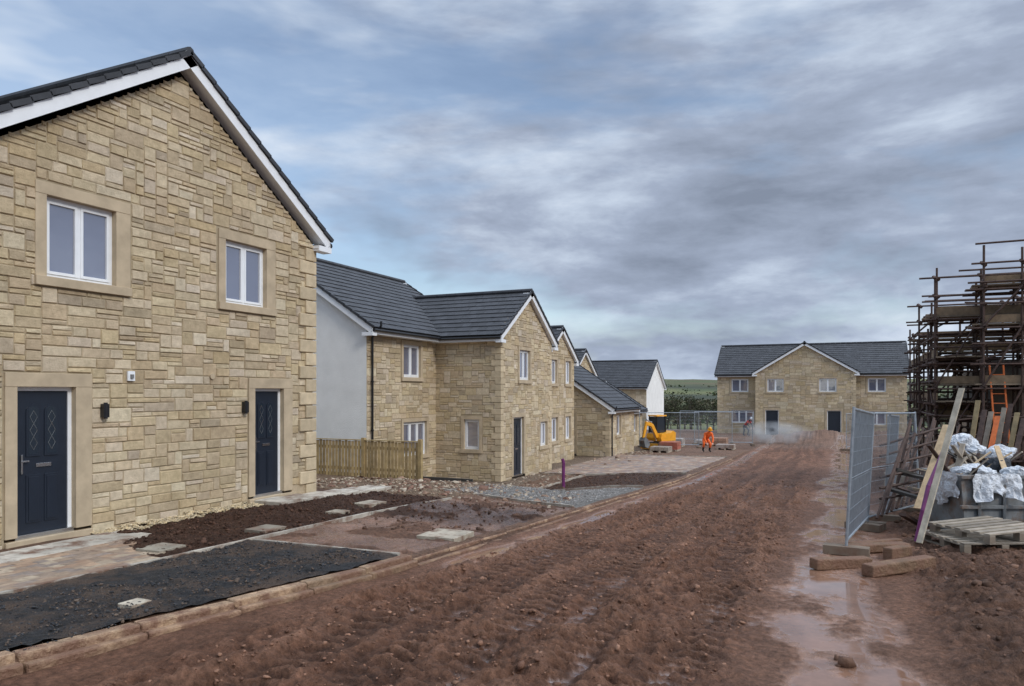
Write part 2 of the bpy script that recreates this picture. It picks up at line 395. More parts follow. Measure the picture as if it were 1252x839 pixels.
# ---------------------------------------------------------------- scatter rocks
def ico():
    p=(1+5**.5)/2
    v=[(-1,p,0),(1,p,0),(-1,-p,0),(1,-p,0),(0,-1,p),(0,1,p),(0,-1,-p),(0,1,-p),(p,0,-1),(p,0,1),(-p,0,-1),(-p,0,1)]
    f=[(0,11,5),(0,5,1),(0,1,7),(0,7,10),(0,10,11),(1,5,9),(5,11,4),(11,10,2),(10,7,6),(7,1,8),(3,9,4),(3,4,2),(3,2,6),(3,6,8),(3,8,9),(4,9,5),(2,4,11),(6,2,10),(8,6,7),(9,8,1)]
    return np.array(v)/1.9,np.array(f)
IV,IF=ico()
def hq(x,y):
    i=np.clip(np.searchsorted(xs,x),1,len(xs)-1);j=np.clip(np.searchsorted(ys,y),1,len(ys)-1)
    return Z[i,j]
def scatter(name,xy,sizes,mat,cols,flat=.6,sink=.3,zoff=0,smooth=False,par=None):
    rng=np.random.default_rng(5);N=len(xy)
    xy=np.array(xy);z=hq(xy[:,0],xy[:,1])+zoff
    S=np.array(sizes)[:,None]*rng.uniform(.6,1.3,(N,3));S[:,2]*=flat
    v=IV[None]*(1+rng.uniform(-.35,.35,(N,12,1)))
    v=v*S[:,None,:]
    a=rng.uniform(0,6.28,N);c,s=np.cos(a)[:,None],np.sin(a)[:,None]
    vx=v[...,0]*c-v[...,1]*s;vy=v[...,0]*s+v[...,1]*c
    tl=rng.uniform(-.4,.4,N)[:,None];vz=v[...,2]+vx*tl
    P=np.stack([vx+xy[:,0:1],vy+xy[:,1:2],vz+z[:,None]+S[:,2:3]*(1-2*sink)*.5],-1).reshape(-1,3)
    F=(IF[None]+np.arange(N)[:,None,None]*12).reshape(-1,3)
    me=bpy.data.meshes.new(name);me.from_pydata(P.tolist(),[],F.tolist())
    ca=me.color_attributes.new('Col','FLOAT_COLOR','CORNER')
    cc=np.array([cols[i] for i in rng.integers(0,len(cols),N)])*rng.uniform(.75,1.2,(N,1))
    c4=np.ones((N*60,4),dtype=np.float32);c4[:,:3]=np.repeat(cc,60,axis=0);ca.data.foreach_set('color',c4.ravel())
    if smooth: me.polygons.foreach_set('use_smooth',[True]*len(F))
    me.materials.append(MATS[mat]);o=bpy.data.objects.new(name,me);sc.collection.objects.link(o);return o
rg=np.random.default_rng(3)
def U(n,x0,x1,y0,y1): return np.stack([rg.uniform(x0,x1,n),rg.uniform(y0,y1,n)],-1)
mc=[(.21,.11,.07),(.14,.07,.044),(.27,.148,.095)]
scatter('mud_clods',np.concatenate([U(6500,3,16,.8,4.4),U(900,16,26,.8,4.4)]),np.concatenate([rg.gamma(1.5,.0042,6500)+.004,rg.gamma(2,.005,900)+.006]),'mudclod',mc,.7,.45,0,True)
scatter('mud_clods.001',U(3400,6,20,-5,-.9),rg.gamma(1.5,.009,3400)+.005,'mudclod',[(.13,.07,.045),(.18,.10,.065),(.09,.05,.032)],.7,.45,0,True)
scatter('garden_soil_clods',U(6000,6.9,13.3,7.55,9.9),rg.gamma(1.5,.0050,6000)+.003,'mudclod',[(.065,.031,.019),(.045,.022,.014),(.095,.048,.03)],.8,.45,0,True)
scatter('gravel_strip',np.concatenate([U(5000,7.3,10.5,9.72,10.06),U(1500,10.5,13.6,9.98,10.07)]),rg.uniform(.010,.020,6500),'rock',[(.55,.43,.25),(.45,.36,.23),(.6,.5,.34),(.34,.28,.19)],.8,.2,.02)
scatter('rubble',np.concatenate([U(2200,13.5,17.3,7.7,12.5),U(250,13.6,17,5.4,8)]),rg.gamma(1.6,.012,2450)+.006,'rock',[(.33,.26,.19),(.42,.35,.27),(.25,.16,.11),(.18,.10,.07)],.6,.4,0)
scatter('gravel_patch',U(6000,14.6,19.7,5.1,8.3),rg.uniform(.008,.02,6000),'rock',[(.26,.25,.24),(.35,.33,.31),(.19,.18,.17)],.7,.3,0)
scatter('asphalt_crumbs',U(6000,2.5,7.7,5.2,7.35),rg.gamma(1.5,.003,6000)+.003,'rock',[(.035,.036,.04),(.05,.05,.052),(.11,.08,.06)],.7,.3,.037)
scatter('soil_clods',np.concatenate([U(1500,20.4,25.8,5.1,8.5),U(500,9.5,14,5.1,7.3)]),rg.gamma(1.6,.008,2000)+.006,'mudclod',[(.075,.04,.026),(.11,.06,.04)],.8,.4,0,True)
scatter('rubble.001',U(900,18,40,8.7,10.6),rg.gamma(2,.012,900)+.008,'rock',[(.42,.35,.27),(.25,.17,.12)],.7,.3,.0)

# ---------------------------------------------------------------- house parts
def frame(O,Hd,N):
    O=Vector((*O,0));Hd=Vector((*Hd,0));N=Vector((*N,0))
    return lambda a,b,c:tuple(O+Hd*a+N*b+Vector((0,0,c)))
SC=[(.52,.42,.28),(.57,.475,.335),(.455,.365,.245),(.485,.38,.245),(.545,.455,.33),(.42,.345,.245),(.61,.525,.395)]
def wall(mb,f,W,z0,top,ops,unit=.07,stones=True,seed=1,back='mortar',zmin=None):
    cuts=sorted(set([0,W]+[o[0] for o in ops]+[o[1] for o in ops]+list(getattr(top,'cuts',[]))))
    cuts=[c for c in cuts if 0<=c<=W]
    for a0,a1 in zip(cuts,cuts[1:]):
        if a1-a0<1e-5: continue
        am=(a0+a1)/2;iv=sorted([(o[2],o[3]) for o in ops if o[0]<=am<=o[1]])
        c=z0
        for (q0,q1) in iv:
            if q0>c: mb.poly([f(a0,0,c),f(a1,0,c),f(a1,0,q0),f(a0,0,q0)],back)
            c=q1
        mb.poly([f(a0,0,c),f(a1,0,c),f(a1,0,top(a1)),f(a0,0,top(a0))],back)
    if not stones: return
    rr=random.Random(seed);zb=zmin if zmin is not None else z0
    u=unit;nx=int(W/u);u_x=W/nx;zt=max(top(c) for c in cuts);nz=int((zt-zb)/u)+1
    free=[[False]*nz for _ in range(nx)]
    for i in range(nx):
        a=(i+.5)*u_x;t_=top(a)
        for j in range(nz):
            c=zb+(j+.5)*u
            if c<t_ and not any(o[0]-.01<a<o[1]+.01 and o[2]-.01<c<o[3]+.01 for o in ops): free[i][j]=True
    for j in range(nz):
        for i in range(nx):
            if not free[i][j]: continue
            hh=rr.choices([1,2,3],[3.4,5,1.6])[0]; ww=rr.choices([2,3,4,5,6,8],[1.8,3,4,3.2,2.4,1.0])[0]
            if hh==1 and ww<3: ww=3
            w2=0
            while w2<ww and i+w2<nx and free[i+w2][j]: w2+=1
            rem=0
            while i+w2+rem<nx and free[i+w2+rem][j] and rem<2: rem+=1
            if rem==1: w2+=1
            h2=1
            while h2<hh and j+h2<nz and all(free[i+q][j+h2] for q in range(w2)): h2+=1
            for q in range(w2):
                for r_ in range(h2): free[i+q][j+r_]=False
            g=.004+rr.random()*.003;a0=i*u_x+g;a1=(i+w2)*u_x-g;c0=zb+j*u+g;c1=zb+(j+h2)*u-g
            e=.009;dp=rr.uniform(.010,.024);jt=lambda:rr.uniform(-.005,.005)
            o4=[f(a0,.0,c0),f(a1,.0,c0),f(a1,.0,c1),f(a0,.0,c1)]
            i4=[f(a0+e+jt(),dp+jt(),c0+e+jt()),f(a1-e+jt(),dp+jt(),c0+e+jt()),f(a1-e+jt(),dp+jt(),c1-e+jt()),f(a0+e+jt(),dp+jt(),c1-e+jt())]
            col=SC[rr.choices(range(7),[6,4,3,4,3,1.2,1.0])[0]];v=rr.uniform(.9,1.07);col=(col[0]*v,col[1]*v,col[2]*v*rr.uniform(.94,1.06))
            b=len(mb.V);mb.V.extend(o4+i4);k=mb.mi('stone_block')
            for ff in((4,5,6,7),(0,1,5,4),(1,2,6,5),(2,3,7,6),(3,0,4,7)):
                mb.F.append(tuple(b+x for x in ff));mb.M.append(k);mb.C.append(col)
def ftop(z): 
    fn=lambda a:z
    return fn
def gtop(W,ze,slope,apex=None):
    ap=W/2
    def fn(a): return ze+slope*(ap-abs(a-ap))
    fn.cuts=[ap];return fn
def fb(mb,f,a0,a1,b0,b1,c0,c1,mat,col=(1,1,1)):
    mb.hexa([f(a0,b1,c0),f(a1,b1,c0),f(a1,b0,c0),f(a0,b0,c0),f(a0,b1,c1),f(a1,b1,c1),f(a1,b0,c1),f(a0,b0,c1)],mat,col)
def surround(mb,f,a0,a1,c0,c1,sw=.16,st=.18,door=False,sw2=None):
    sw2=sw2 or sw;pr=.03
    fb(mb,f,a0-sw,a0,-.16,pr,c0,c1,'dressed_stone');fb(mb,f,a1,a1+sw2,-.16,pr,c0,c1,'dressed_stone')
    fb(mb,f,a0-sw,a1+sw2,-.16,pr+.004,c1,c1+st,'dressed_stone')
    if not door: fb(mb,f,a0-sw-.01,a1+sw2+.01,-.16,pr+.035,c0-.13,c0,'dressed_stone')
    return (a0-sw,a1+sw2,(c0-.13 if not door else c0-.6),c1+st)
def window(mb,f,a0,a1,c0,c1,n_=2,rec=-.07):
    w=.05
    fb(mb,f,a0,a1,rec-.06,rec,c0,c0+w,'white_upvc');fb(mb,f,a0,a1,rec-.06,rec,c1-w,c1,'white_upvc')
    fb(mb,f,a0,a0+w,rec-.06,rec,c0+w,c1-w,'white_upvc');fb(mb,f,a1-w,a1,rec-.06,rec,c0+w,c1-w,'white_upvc')
    iw=(a1-a0-2*w)/n_
    for i in range(n_):
        p=a0+w+i*iw;q=p+iw
        if i: fb(mb,f,p-.022,p+.022,rec-.06,rec+.004,c0+w,c1-w,'white_upvc')
        s=.042;r2=rec+.012;P=p+(.022 if i else .002);Q=q-(.022 if i<n_-1 else .002);A=c0+w+.002;B=c1-w-.002
        fb(mb,f,P,P+s,rec-.04,r2,A,B,'white_upvc');fb(mb,f,Q-s,Q,rec-.04,r2,A,B,'white_upvc')
        fb(mb,f,P+s,Q-s,rec-.04,r2,A,A+s,'white_upvc');fb(mb,f,P+s,Q-s,rec-.04,r2,B-s,B,'white_upvc')
        mb.poly([f(P+s,rec-.02,A+s),f(Q-s,rec-.02,A+s),f(Q-s,rec-.02,B-s),f(P+s,rec-.02,B-s)],'glass')
def door(mb,f,a0,a1,c0,c1,rec=-.07,fine=True):
    w=.055
    fb(mb,f,a0,a0+w,rec-.07,rec,c0,c1,'white_upvc');fb(mb,f,a1-w,a1,rec-.07,rec,c0,c1,'white_upvc')
    fb(mb,f,a0+w,a1-w,rec-.07,rec,c1-w,c1,'white_upvc');fb(mb,f,a0,a1,rec-.07,rec+.05,c0-.04,c0+.02,'chrome')
    A,B,C,D=a0+w+.004,a1-w-.004,c0+.022,c1-w-.004
    fb(mb,f,A,B,rec-.06,rec-.015,C,D,'door_navy')
    if not fine: return
    Wd=B-A;r=rec-.015
    for k in(0,1):
        p=A+Wd*(.17+k*.36);q=p+Wd*.28
        z0=C+1.05;z1=D-.28;n_=8
        for rr_,mat,pr in((.0,'door_navy',.012),(.028,'glass_dark',.014)):
            pts=[(p+rr_,z0+rr_),(q-rr_,z0+rr_),(q-rr_,z1)]
            cx=(p+q)/2;rx=(q-p)/2-rr_
            for i in range(1,n_): an=math.pi*i/n_;pts.append((cx+rx*math.cos(an),z1+rx*math.sin(an)))
            pts.append((p+rr_,z1))
            mb.extr(pts,f,r-.002,r+pr,mat)
        cx=(p+q)/2
        for zc in(z0+.18,z0+.36,z0+.54):
            for sx in(-1,1):
                for sz in(-1,1): mb.beam(f(cx,r+.016,zc+sz*.09),f(cx+sx*.05,r+.016,zc),.003,.004,'grey_bin')
        for (y0,y1) in((C+.14,C+.80),):
            fb(mb,f,p,q,r-.002,r+.010,y0,y1,'door_navy');fb(mb,f,p+.03,q-.03,r+.0,r+.018,y0+.03,y1-.03,'door_navy')
    fb(mb,f,A+Wd*.36,A+Wd*.66,r,r+.014,C+.90,C+.95,'chrome')
    fb(mb,f,A+Wd*.06,A+Wd*.09,r,r+.03,C+.82,C+1.08,'chrome');fb(mb,f,A+Wd*.05,A+Wd*.2,r+.03,r+.045,C+.98,C+1.0,'chrome')
def tiles(mb,O,E,S,Le,Ls,tw=.30,g=.32,th=.028,seed=1):
    O=Vector(O);E=Vector(E).normalized();S=Vector(S).normalized();N=E.cross(S).normalized()
    if N.z<0:N=-N
    rr=random.Random(seed)
    P=lambda e,s,n:tuple(O+E*e+S*s+N*n)
    mb.poly([P(0,0,-.02),P(Le,0,-.02),P(Le,Ls,-.02),P(0,Ls,-.02)],'roof_under')
    nc=int(math.ceil(Ls/g))
    for i in range(nc):
        s0=i*g;s1=min(s0+g+.02,Ls);e=-(i%2)*tw/2
        while e<Le:
            a=max(e,0)+.003;b=min(e+tw,Le)-.003;e+=tw
            if b-a<.03: continue
            j=rr.uniform(-.003,.003);v=rr.uniform(.8,1.25);c=(v,v,v)
            mb.poly([P(a,s0,th+j),P(b,s0,th+j),P(b,s1,.004),P(a,s1,.004)],'roof_tile',c)
            mb.poly([P(a,s0,-.01),P(b,s0,-.01),P(b,s0,th+j),P(a,s0,th+j)],'roof_tile',(.5,.5,.5))
            mb.poly([P(a,s0,0),P(a,s0,th+j),P(a,s1,.004)],'roof_tile',(.5,.5,.5));mb.poly([P(b,s0,0),P(b,s0,th+j),P(b,s1,.004)],'roof_tile',(.5,.5,.5))
def gable_roof(mb,tr,O,Rd,Ad,Lr,hw,zr,sl,ends=(1,1),seed=1,gutter=True,wallin=.2,tw=.3,g=.32,sides=(1,1)):
    O=Vector((*O,0));Rd=Vector((*Rd,0));Ad=Vector((*Ad,0));Z_=Vector((0,0,1));ls=hw*math.sqrt(1+sl*sl)
    for sgn in(1,-1):
        if not sides[0 if sgn==1 else 1]: continue
        ev=O+Ad*hw*sgn+Z_*(zr-sl*hw)
        S=(-Ad*sgn+Z_*sl)
        tiles(mb,ev,Rd,S,Lr,ls,seed=seed+sgn,tw=tw,g=g)
        if gutter:
            p=ev-Z_*.05-Ad*sgn*.04;q=p+Rd*Lr
            tr.beam(p-Z_*.07,q-Z_*.07,.02,.16,'white_upvc')
            tr.beam(p-Z_*.15-Ad*sgn*wallin*.55+Rd*.01,q-Z_*.15-Ad*sgn*wallin*.55-Rd*.01,wallin*1.1,.014,'white_upvc')
            g0=p+Ad*sgn*.06+Rd*.02-Z_*.035;g1=q+Ad*sgn*.06-Rd*.02-Z_*.035
            tr.tube(g0,g1,.052,'black_plastic',8)
        for en,k in enumerate((0,Lr)):
            if not ends[en]: continue
            od=Rd*(-1 if en==0 else 1);b=ev+Rd*k;t_=b+S.normalized()*ls
            N=Rd.cross(S).normalized();N=N if N.z>0 else -N
            bb=b-N*.115+od*.0;tt=t_-N*.115
            S1=S.normalized()
            tr.beam(bb-od*.012+S1*.0,tt-od*.012+S1*(.115*sl),.024,.17,'white_upvc',up=tuple(N))
            tr.beam(bb-od*(.025+wallin*.4)-N*.04+S1*.1,tt-od*(.025+wallin*.4)-N*.04+S1*.1,wallin*.8,.02,'white_upvc',up=tuple(N))
            if gutter:
                f0=b-Z_*.2-od*.1
                tr.beam(f0-Ad*sgn*.0,f0-Ad*sgn*(wallin+.06),.22,.11,'white_upvc')
            n_=int(ls/g)
            for i in range(n_+1):
                s0=i*g-.02;s1=min(s0+g+.015,ls+.02)
                c=b+S1*s0+N*.03;d_=b+S1*s1+N*.008
                tr.beam(c+od*.012,d_+od*.012,.05,.075,'roof_tile',(.9,.9,.9),up=tuple(N))
    n_=int(Lr/.42)+1
    for i in range(n_):
        a=O+Z_*(zr+.03)+Rd*(i*Lr/n_);b=O+Z_*(zr+.03)+Rd*((i+1)*Lr/n_-.008)
        v=R.uniform(.9,1.2)
        mb.tube(a,b,.085,'roof_tile',8,(v,v,v))
def quoins(mb,x,y,sx,sy,z0,z1,seed=0,h=.21,big=1.0,pr=.035):
    rr=random.Random(seed);z=z0;i=0
    while z<z1-.05:
        hh=min(h,z1-z);l1,l2=(.34,.2) if i%2 else (.2,.34);l1*=big;l2*=big;v=rr.uniform(.82,1.1)
        o=pr;xa,xb=sorted((x-sx*o,x+sx*l1));ya,yb=sorted((y-sy*o,y+sy*l2))
        mb.box(xa,xb,ya,yb,z+.008,z+hh-.010,'quoin',(v,v,v));z+=hh;i+=1
SL=.66
# ---------------------------------------------------------------- house 1
h1=empty('stone_house')
Wf=6.66;x0=5.64;yf=10.08
f=frame((x0,yf),(1,0),(0,-1))
sm=MB();ops=[]
wn=MB()
for (p,q) in((6.666,7.735),(9.911,10.937)):
    ops.append(surround(sm,f,p-x0,q-x0,3.31,4.445,.16,.17,sw2=.24));window(wn,f,p-x0,q-x0,3.31,4.445)
dr=MB()
for (p,q) in((6.267,7.09),(10.634,11.411)):
    ops.append(surround(sm,f,p-x0,q-x0,-.25,1.777,.16,.19,door=True,sw2=.25));door(dr,f,p-x0,q-x0,-.25,1.777)
    fb(sm,f,p-x0-.16,q-x0+.25,-.16,.05,-.6,-.29,'dressed_stone')
ops=[(o[0],o[1],max(o[2],-.6),o[3]) for o in ops]
wl=MB();wall(wl,f,Wf,-.6,gtop(Wf,4.78,SL),ops,.074,True,11,zmin=-.46)
f2=frame((x0+Wf,yf),(0,1),(1,0));wall(wl,f2,9,-1.6,ftop(4.85),[],.1,True,4,zmin=-1.4)
f3=frame((x0,yf+9),(0,-1),(-1,0));wall(wl,f3,9,-1.6,ftop(4.85),[],.1,False)
f4=frame((x0+Wf,yf+9),(-1,0),(0,1));wall(wl,f4,Wf,-1.6,gtop(Wf,4.78,SL),[],.1,False,back='roughcast')
wl.obj('stone_walls',h1);sm.obj('window_and_door_surrounds',h1,bevel=.006);wn.obj('windows',h1,bevel=.003);dr.obj('doors',h1,bevel=.003)
q=MB();quoins(q,x0+Wf,yf,-1,1,-.45,4.75,3,.27,1.3,.06);quoins(q,x0,yf,1,1,-.45,4.75,4);q.obj('quoins',h1,bevel=.014)
rf=MB();tr=MB()
gable_roof(rf,tr,(x0+Wf/2,yf-.2),(0,1),(1,0),9.4,Wf/2+.36,7.33,SL,wallin=.34)
rf.obj('roof_tiles',h1);tr.obj('roof_trim',h1)
ft=MB()
for px in(7.52,10.35):
    fb(ft,f,px-x0-.045,px-x0+.045,.02,.10,1.33,1.53,'black_plastic');ft.tube(f(px-x0,.075,1.31),f(px-x0,.075,1.55),.03,'black_plastic',10)
fb(ft,f,7.98-x0-.06,7.98-x0+.06,.02,.05,1.88,2.03,'white_upvc');fb(ft,f,7.98-x0-.025,7.98-x0+.025,.05,.075,1.92,1.98,'grey_bin')
ft.tube(f(9.6-x0,.0,1.98),f(9.6-x0,.04,1.98),.05,'dressed_stone',10)
ft.obj('wall_fittings',h1)

# ---------------------------------------------------------------- house 2
def downpipe(mb,x,y,z0,z1,dx,dy):
    mb.tube((x,y,z0),(x,y,z1-.45),.036,'black_plastic',8);mb.tube((x,y,z1-.45),(x+dx,y+dy,z1-.12),.036,'black_plastic',8);mb.tube((x+dx,y+dy,z1-.12),(x+dx,y+dy,z1+.02),.036,'black_plastic',8)
    for z in np.arange(z0+.4,z1-.5,1.5): mb.tube((x,y,z),(x,y,z+.05),.05,'black_plastic',8)
h2=empty('stone_house')
wl=MB();sm=MB();wn=MB();dr=MB();q=MB();rf=MB();tr=MB()
zb=-1.39;ze=3.86
fw=frame((22.92,10.72),(1,0),(0,-1));Ww=4.78
ops=[]
def W2(f,ops,a0,a1,c0,c1,n_=1,sw=.12): ops.append(surround(sm,f,a0,a1,c0,c1,sw,.12));window(wn,f,a0,a1,c0,c1,n_)
def D2(f,ops,a0,a1,c0,c1,fine=True): 
    o=surround(sm,f,a0,a1,c0,c1,.14,.14,door=True);ops.append((o[0],o[1],c0-.2,o[3]));door(dr,f,a0,a1,c0,c1,fine=fine)
W2(fw,ops,1.6,2.6,zb+3.55,zb+4.65,2);W2(fw,ops,3.6,4.35,zb+1.0,zb+1.95,2);D2(fw,ops,1.05,2.0,zb+.1,zb+2.2)
wall(wl,fw,Ww,zb-.3,gtop(Ww,ze,SL),ops,.085,True,21,zmin=zb-.15)
fs=frame((22.92,13.28),(0,-1),(-1,0));ops=[]
W2(fs,ops,1.15,1.75,zb+1.1,zb+2.15,1);wall(wl,fs,2.56,zb-.3,ftop(ze),ops,.085,True,22,zmin=zb-.15)
fm=frame((18.72,13.28),(1,0),(0,-1));ops=[]
W2(fm,ops,2.05,3.15,zb+3.6,zb+4.7,2);W2(fm,ops,2.05,3.55,zb+.95,zb+2.1,3)
wall(wl,fm,4.2,zb-.3,ftop(ze),ops,.085,True,23,zmin=zb-.15)
fg=frame((18.72,13.28+7.4),(0,-1),(-1,0));wall(wl,fg,7.4,zb-.3,gtop(7.4,ze,SL),[],.1,False,back='roughcast')
ff=frame((27.7,10.72),(0,1),(1,0));wall(wl,ff,6,zb-.3,ftop(ze),[],.085,False)
quoins(q,22.92,10.72,1,1,zb-.2,ze-.1,5);quoins(q,27.7,10.72,-1,1,zb-.2,ze-.1,6)
gable_roof(rf,tr,(18.72-.18,16.98),(1,0),(0,-1),8.1,3.7+.36,6.36,SL,seed=3,wallin=.34)
gable_roof(rf,tr,(25.31,10.72-.18),(0,1),(1,0),6.0,Ww/2+.34,5.46,SL,seed=5,wallin=.32,ends=(1,0))
downpipe(tr,18.92,13.20,zb,ze,.0,-.32)
for b_,nm,bv in((wl,'stone_walls',0),(sm,'window_and_door_surrounds',0),(wn,'windows',0),(dr,'doors',0),(q,'quoins',.01),(rf,'roof_tiles',0),(tr,'roof_trim',0)): b_.obj(nm,h2,bevel=bv)

# ---------------------------------------------------------------- house 3
def begin():
    global wl,sm,wn,dr,q,rf,tr
    wl=MB();sm=MB();wn=MB();dr=MB();q=MB();rf=MB();tr=MB()
def finish(h):
    for b_,nm in((wl,'stone_walls'),(sm,'window_and_door_surrounds'),(wn,'windows'),(dr,'doors'),(q,'quoins'),(rf,'roof_tiles'),(tr,'roof_trim')): b_.obj(nm,h)
h3=empty('stone_house');begin()
zb=-1.45
f=frame((29.3,11.6),(1,0),(0,-1));ops=[]
W2(f,ops,.5,1.4,zb+3.55,zb+4.6,2);W2(f,ops,2.5,3.2,zb+3.55,zb+4.6,2);W2(f,ops,.5,1.5,zb+1,zb+2.05,2);W2(f,ops,2.5,3.2,zb+1,zb+2.05,2)
wall(wl,f,3.7,zb-.3,gtop(3.7,3.3,SL),ops,.11,True,31)
f=frame((29.3,18),(0,-1),(-1,0));wall(wl,f,6.4,zb-.3,ftop(3.3),[],.11,True,32)
f=frame((33.0,11.6),(0,1),(1,0));wall(wl,f,6,zb-.3,ftop(3.3),[],.11,False)
gable_roof(rf,tr,(31.15,11.45),(0,1),(1,0),6.3,1.85+.28,4.62,SL,seed=7,ends=(1,0),wallin=.28)
gable_roof(rf,tr,(29.5,17.5),(1,0),(0,-1),7.5,4.2,5.5,SL,seed=8,wallin=.28)
f=frame((30,13.6),(1,0),(0,-1));wall(wl,f,6.7,0,ftop(2.8),[],.14,True,33)
f=frame((36.9,13.4),(0,1),(1,0));wall(wl,f,8,zb,gtop(8,2.6,SL),[],.14,False)
f=frame((34.8,17.2),(0,-1),(-1,0));ops=[];Wg=6.8
D2(f,ops,4.1,5.0,zb+.1,zb+2.15,False)
wall(wl,f,Wg,zb-.3,gtop(Wg,1.0,SL),ops,.1,True,34,zmin=zb)
f=frame((34.8,10.4),(1,0),(0,-1));ops=[];W2(f,ops,1.2,2.0,zb+1,zb+2,1)
wall(wl,f,4.6,zb-.3,ftop(1.0),ops,.11,True,35)
gable_roof(rf,tr,(34.8-.15,13.8),(1,0),(0,-1),4.9,3.4+.32,1.0+3.4*SL+.12,SL,seed=9,wallin=.28)
quoins(q,34.8,10.4,1,1,zb-.2,.9,9)
downpipe(tr,34.95,10.3,zb,1.0,0,-.22)
finish(h3)
# house 4
h4=empty('stone_house');begin()
zb=-1.7
gx,gt=42.5,15.0
f=frame((gx,gt),(1,0),(0,-1));ops=[];W2(f,ops,1.6,2.6,zb+3.3,zb+4.3,2);W2(f,ops,1.6,2.6,zb+1,zb+2,2)
wall(wl,f,4.2,zb-.3,gtop(4.2,2.9,SL),ops,.13,True,41);f=frame((gx,gt+5),(0,-1),(-1,0))
wall(wl,f,5,zb-.3,ftop(2.9),[],.13,True,42)
gable_roof(rf,tr,(gx+2.1,gt-.15),(0,1),(1,0),6.3,2.4,4.4,SL,seed=7,ends=(1,0),wallin=.28,tw=.45)
gable_roof(rf,tr,(40.8,19.6),(1,0),(0,-1),9,4.2,5.0,SL,seed=8,wallin=.28,tw=.45)
f=frame((41,23.4),(0,-1),(-1,0));wall(wl,f,7.7,zb-.3,gtop(7.7,2.4,SL),[],.14,True,43)
f=frame((41,15.7),(1,0),(0,-1));wall(wl,f,8.5,zb-.3,ftop(2.4),[],.14,True,44)
f=frame((41,16.6),(0,-1),(-1,0));wall(wl,f,5,zb-.3,gtop(5,.7,SL),[],.12,True,45,zmin=zb)
f=frame((41,11.6),(1,0),(0,-1));ops=[];W2(f,ops,1.0,1.8,zb+1,zb+2,1);W2(f,ops,2.8,3.6,zb+1,zb+2,1);wall(wl,f,5,zb-.3,ftop(.7),ops,.12,True,46)
gable_roof(rf,tr,(40.85,14.1),(1,0),(0,-1),5.3,2.8,.7+2.5*SL+.12,SL,seed=9,wallin=.28,tw=.45)
finish(h4)
h5=empty('roughcast_house');begin()
zb=-2.63
f=frame((74,26.2),(0,-1),(-1,0));ops=[]
W2(f,ops,4.2,5.4,zb+3.6,zb+4.6,2);W2(f,ops,6.2,7.3,zb+1,zb+2,2)
wall(wl,f,8,zb-.5,ftop(2.4),ops,.14,True,51);f=frame((74,18.2),(1,0),(0,-1));ops=[];wall(wl,f,8,zb-.8,gtop(8,2.4,SL),[],.1,False,back='roughcast')
gable_roof(rf,tr,(78,18.0),(0,1),(1,0),8.6,4.35,5.12,SL,seed=4,wallin=.3,tw=.5)
finish(h5)
h6=empty('stone_house');begin()
zb=-1.9;ze=3.35
fx=65.7
f=frame((fx,9.88),(0,-1),(-1,0));ops=[]
W2(f,ops,1.15,2.55,zb+3.65,zb+4.75,2);W2(f,ops,1.15,3.0,zb+1.0,zb+2.1,3)
wall(wl,f,3.25,zb-.4,ftop(ze),ops,.12,True,61)
fp=frame((fx-.9,9.88-3.25),(0,-1),(-1,0));ops=[]
W2(fp,ops,.9,2.2,zb+3.65,zb+4.75,2);W2(fp,ops,4.9,6.2,zb+3.65,zb+4.75,2);D2(fp,ops,.75,1.8,zb+.05,zb+2.15,False);D2(fp,ops,5.5,6.55,zb+.05,zb+2.15,False)
wall(wl,fp,7.6,zb-.4,gtop(7.6,ze,SL*.92),ops,.12,True,62)
fr=frame((fx,9.88-10.85),(0,-1),(-1,0));ops=[];W2(fr,ops,.9,2.2,zb+3.65,zb+4.75,2);W2(fr,ops,.9,2.2,zb+1,zb+2.1,2)
wall(wl,fr,3.65,zb-.4,ftop(ze),ops,.12,True,63)
f=frame((fx-.9,9.88-3.25),(1,0),(0,1));wall(wl,f,.9,zb-.4,ftop(ze),[],.12,True,64)
f=frame((fx,9.88),(1,0),(0,1));wall(wl,f,7.4,zb-.4,gtop(7.4,ze,SL),[],.12,False)
f=frame((fx,-4.62),(1,0),(0,-1));wall(wl,f,7.4,zb-.4,gtop(7.4,ze,SL),[],.12,False)
quoins(q,fx,9.88,1,-1,zb-.2,ze,11);quoins(q,fx-.9,6.63,1,-1,zb-.2,ze,12);quoins(q,fx-.9,-.97,1,1,zb-.2,ze,13);quoins(q,fx,-4.62,1,1,zb-.2,ze,14)
gable_roof(rf,tr,(fx+3.7,10.1),(0,-1),(1,0),14.95,4.05,ze+3.7*SL+.12,SL,seed=14,wallin=.34,tw=.4)
gable_roof(rf,tr,(fx-1.1,2.83),(1,0),(0,1),5.0,4.1,ze+3.8*SL*.92+.15,SL*.92,seed=15,ends=(1,0),wallin=.34,tw=.4)
finish(h6)

# ---------------------------------------------------------------- timber fence + retaining board
fe=empty('timber_fence');mb=MB()
y=10.55;xF=17.25
while y<16.5:
    v=R.uniform(.7,1.2);top=.33+R.uniform(-.012,.012)
    mb.box(xF,xF+.02,y,y+.085,-.70,top,'fence_wood',(v,v*.97,v*.9));y+=.112
for z in(-.5,.1): mb.box(xF+.022,xF+.07,10.5,16.5,z,z+.08,'fence_wood',(.6,.6,.6))
mb.box(xF-.025,xF+.06,10.5,16.5,.345,.37,'fence_wood',(.95,.95,.9))
for yy in(10.44,12.3,14.1): mb.box(xF-.03,xF+.08,yy,yy+.1,-.9,.42,'fence_wood',(.9,.88,.8))
mb.obj('fence_boards',fe)
mb=MB()
for i in range(5):
    mb.box(xF+.11,xF+.17,7.2+i*1.75,7.2+i*1.75+1.74,-1.35,-.80 if i<1 else -.60,'dark_board')
mb.obj('retaining_wall')
mb=MB();x,y=px2g(689,598);z=H(x,y)
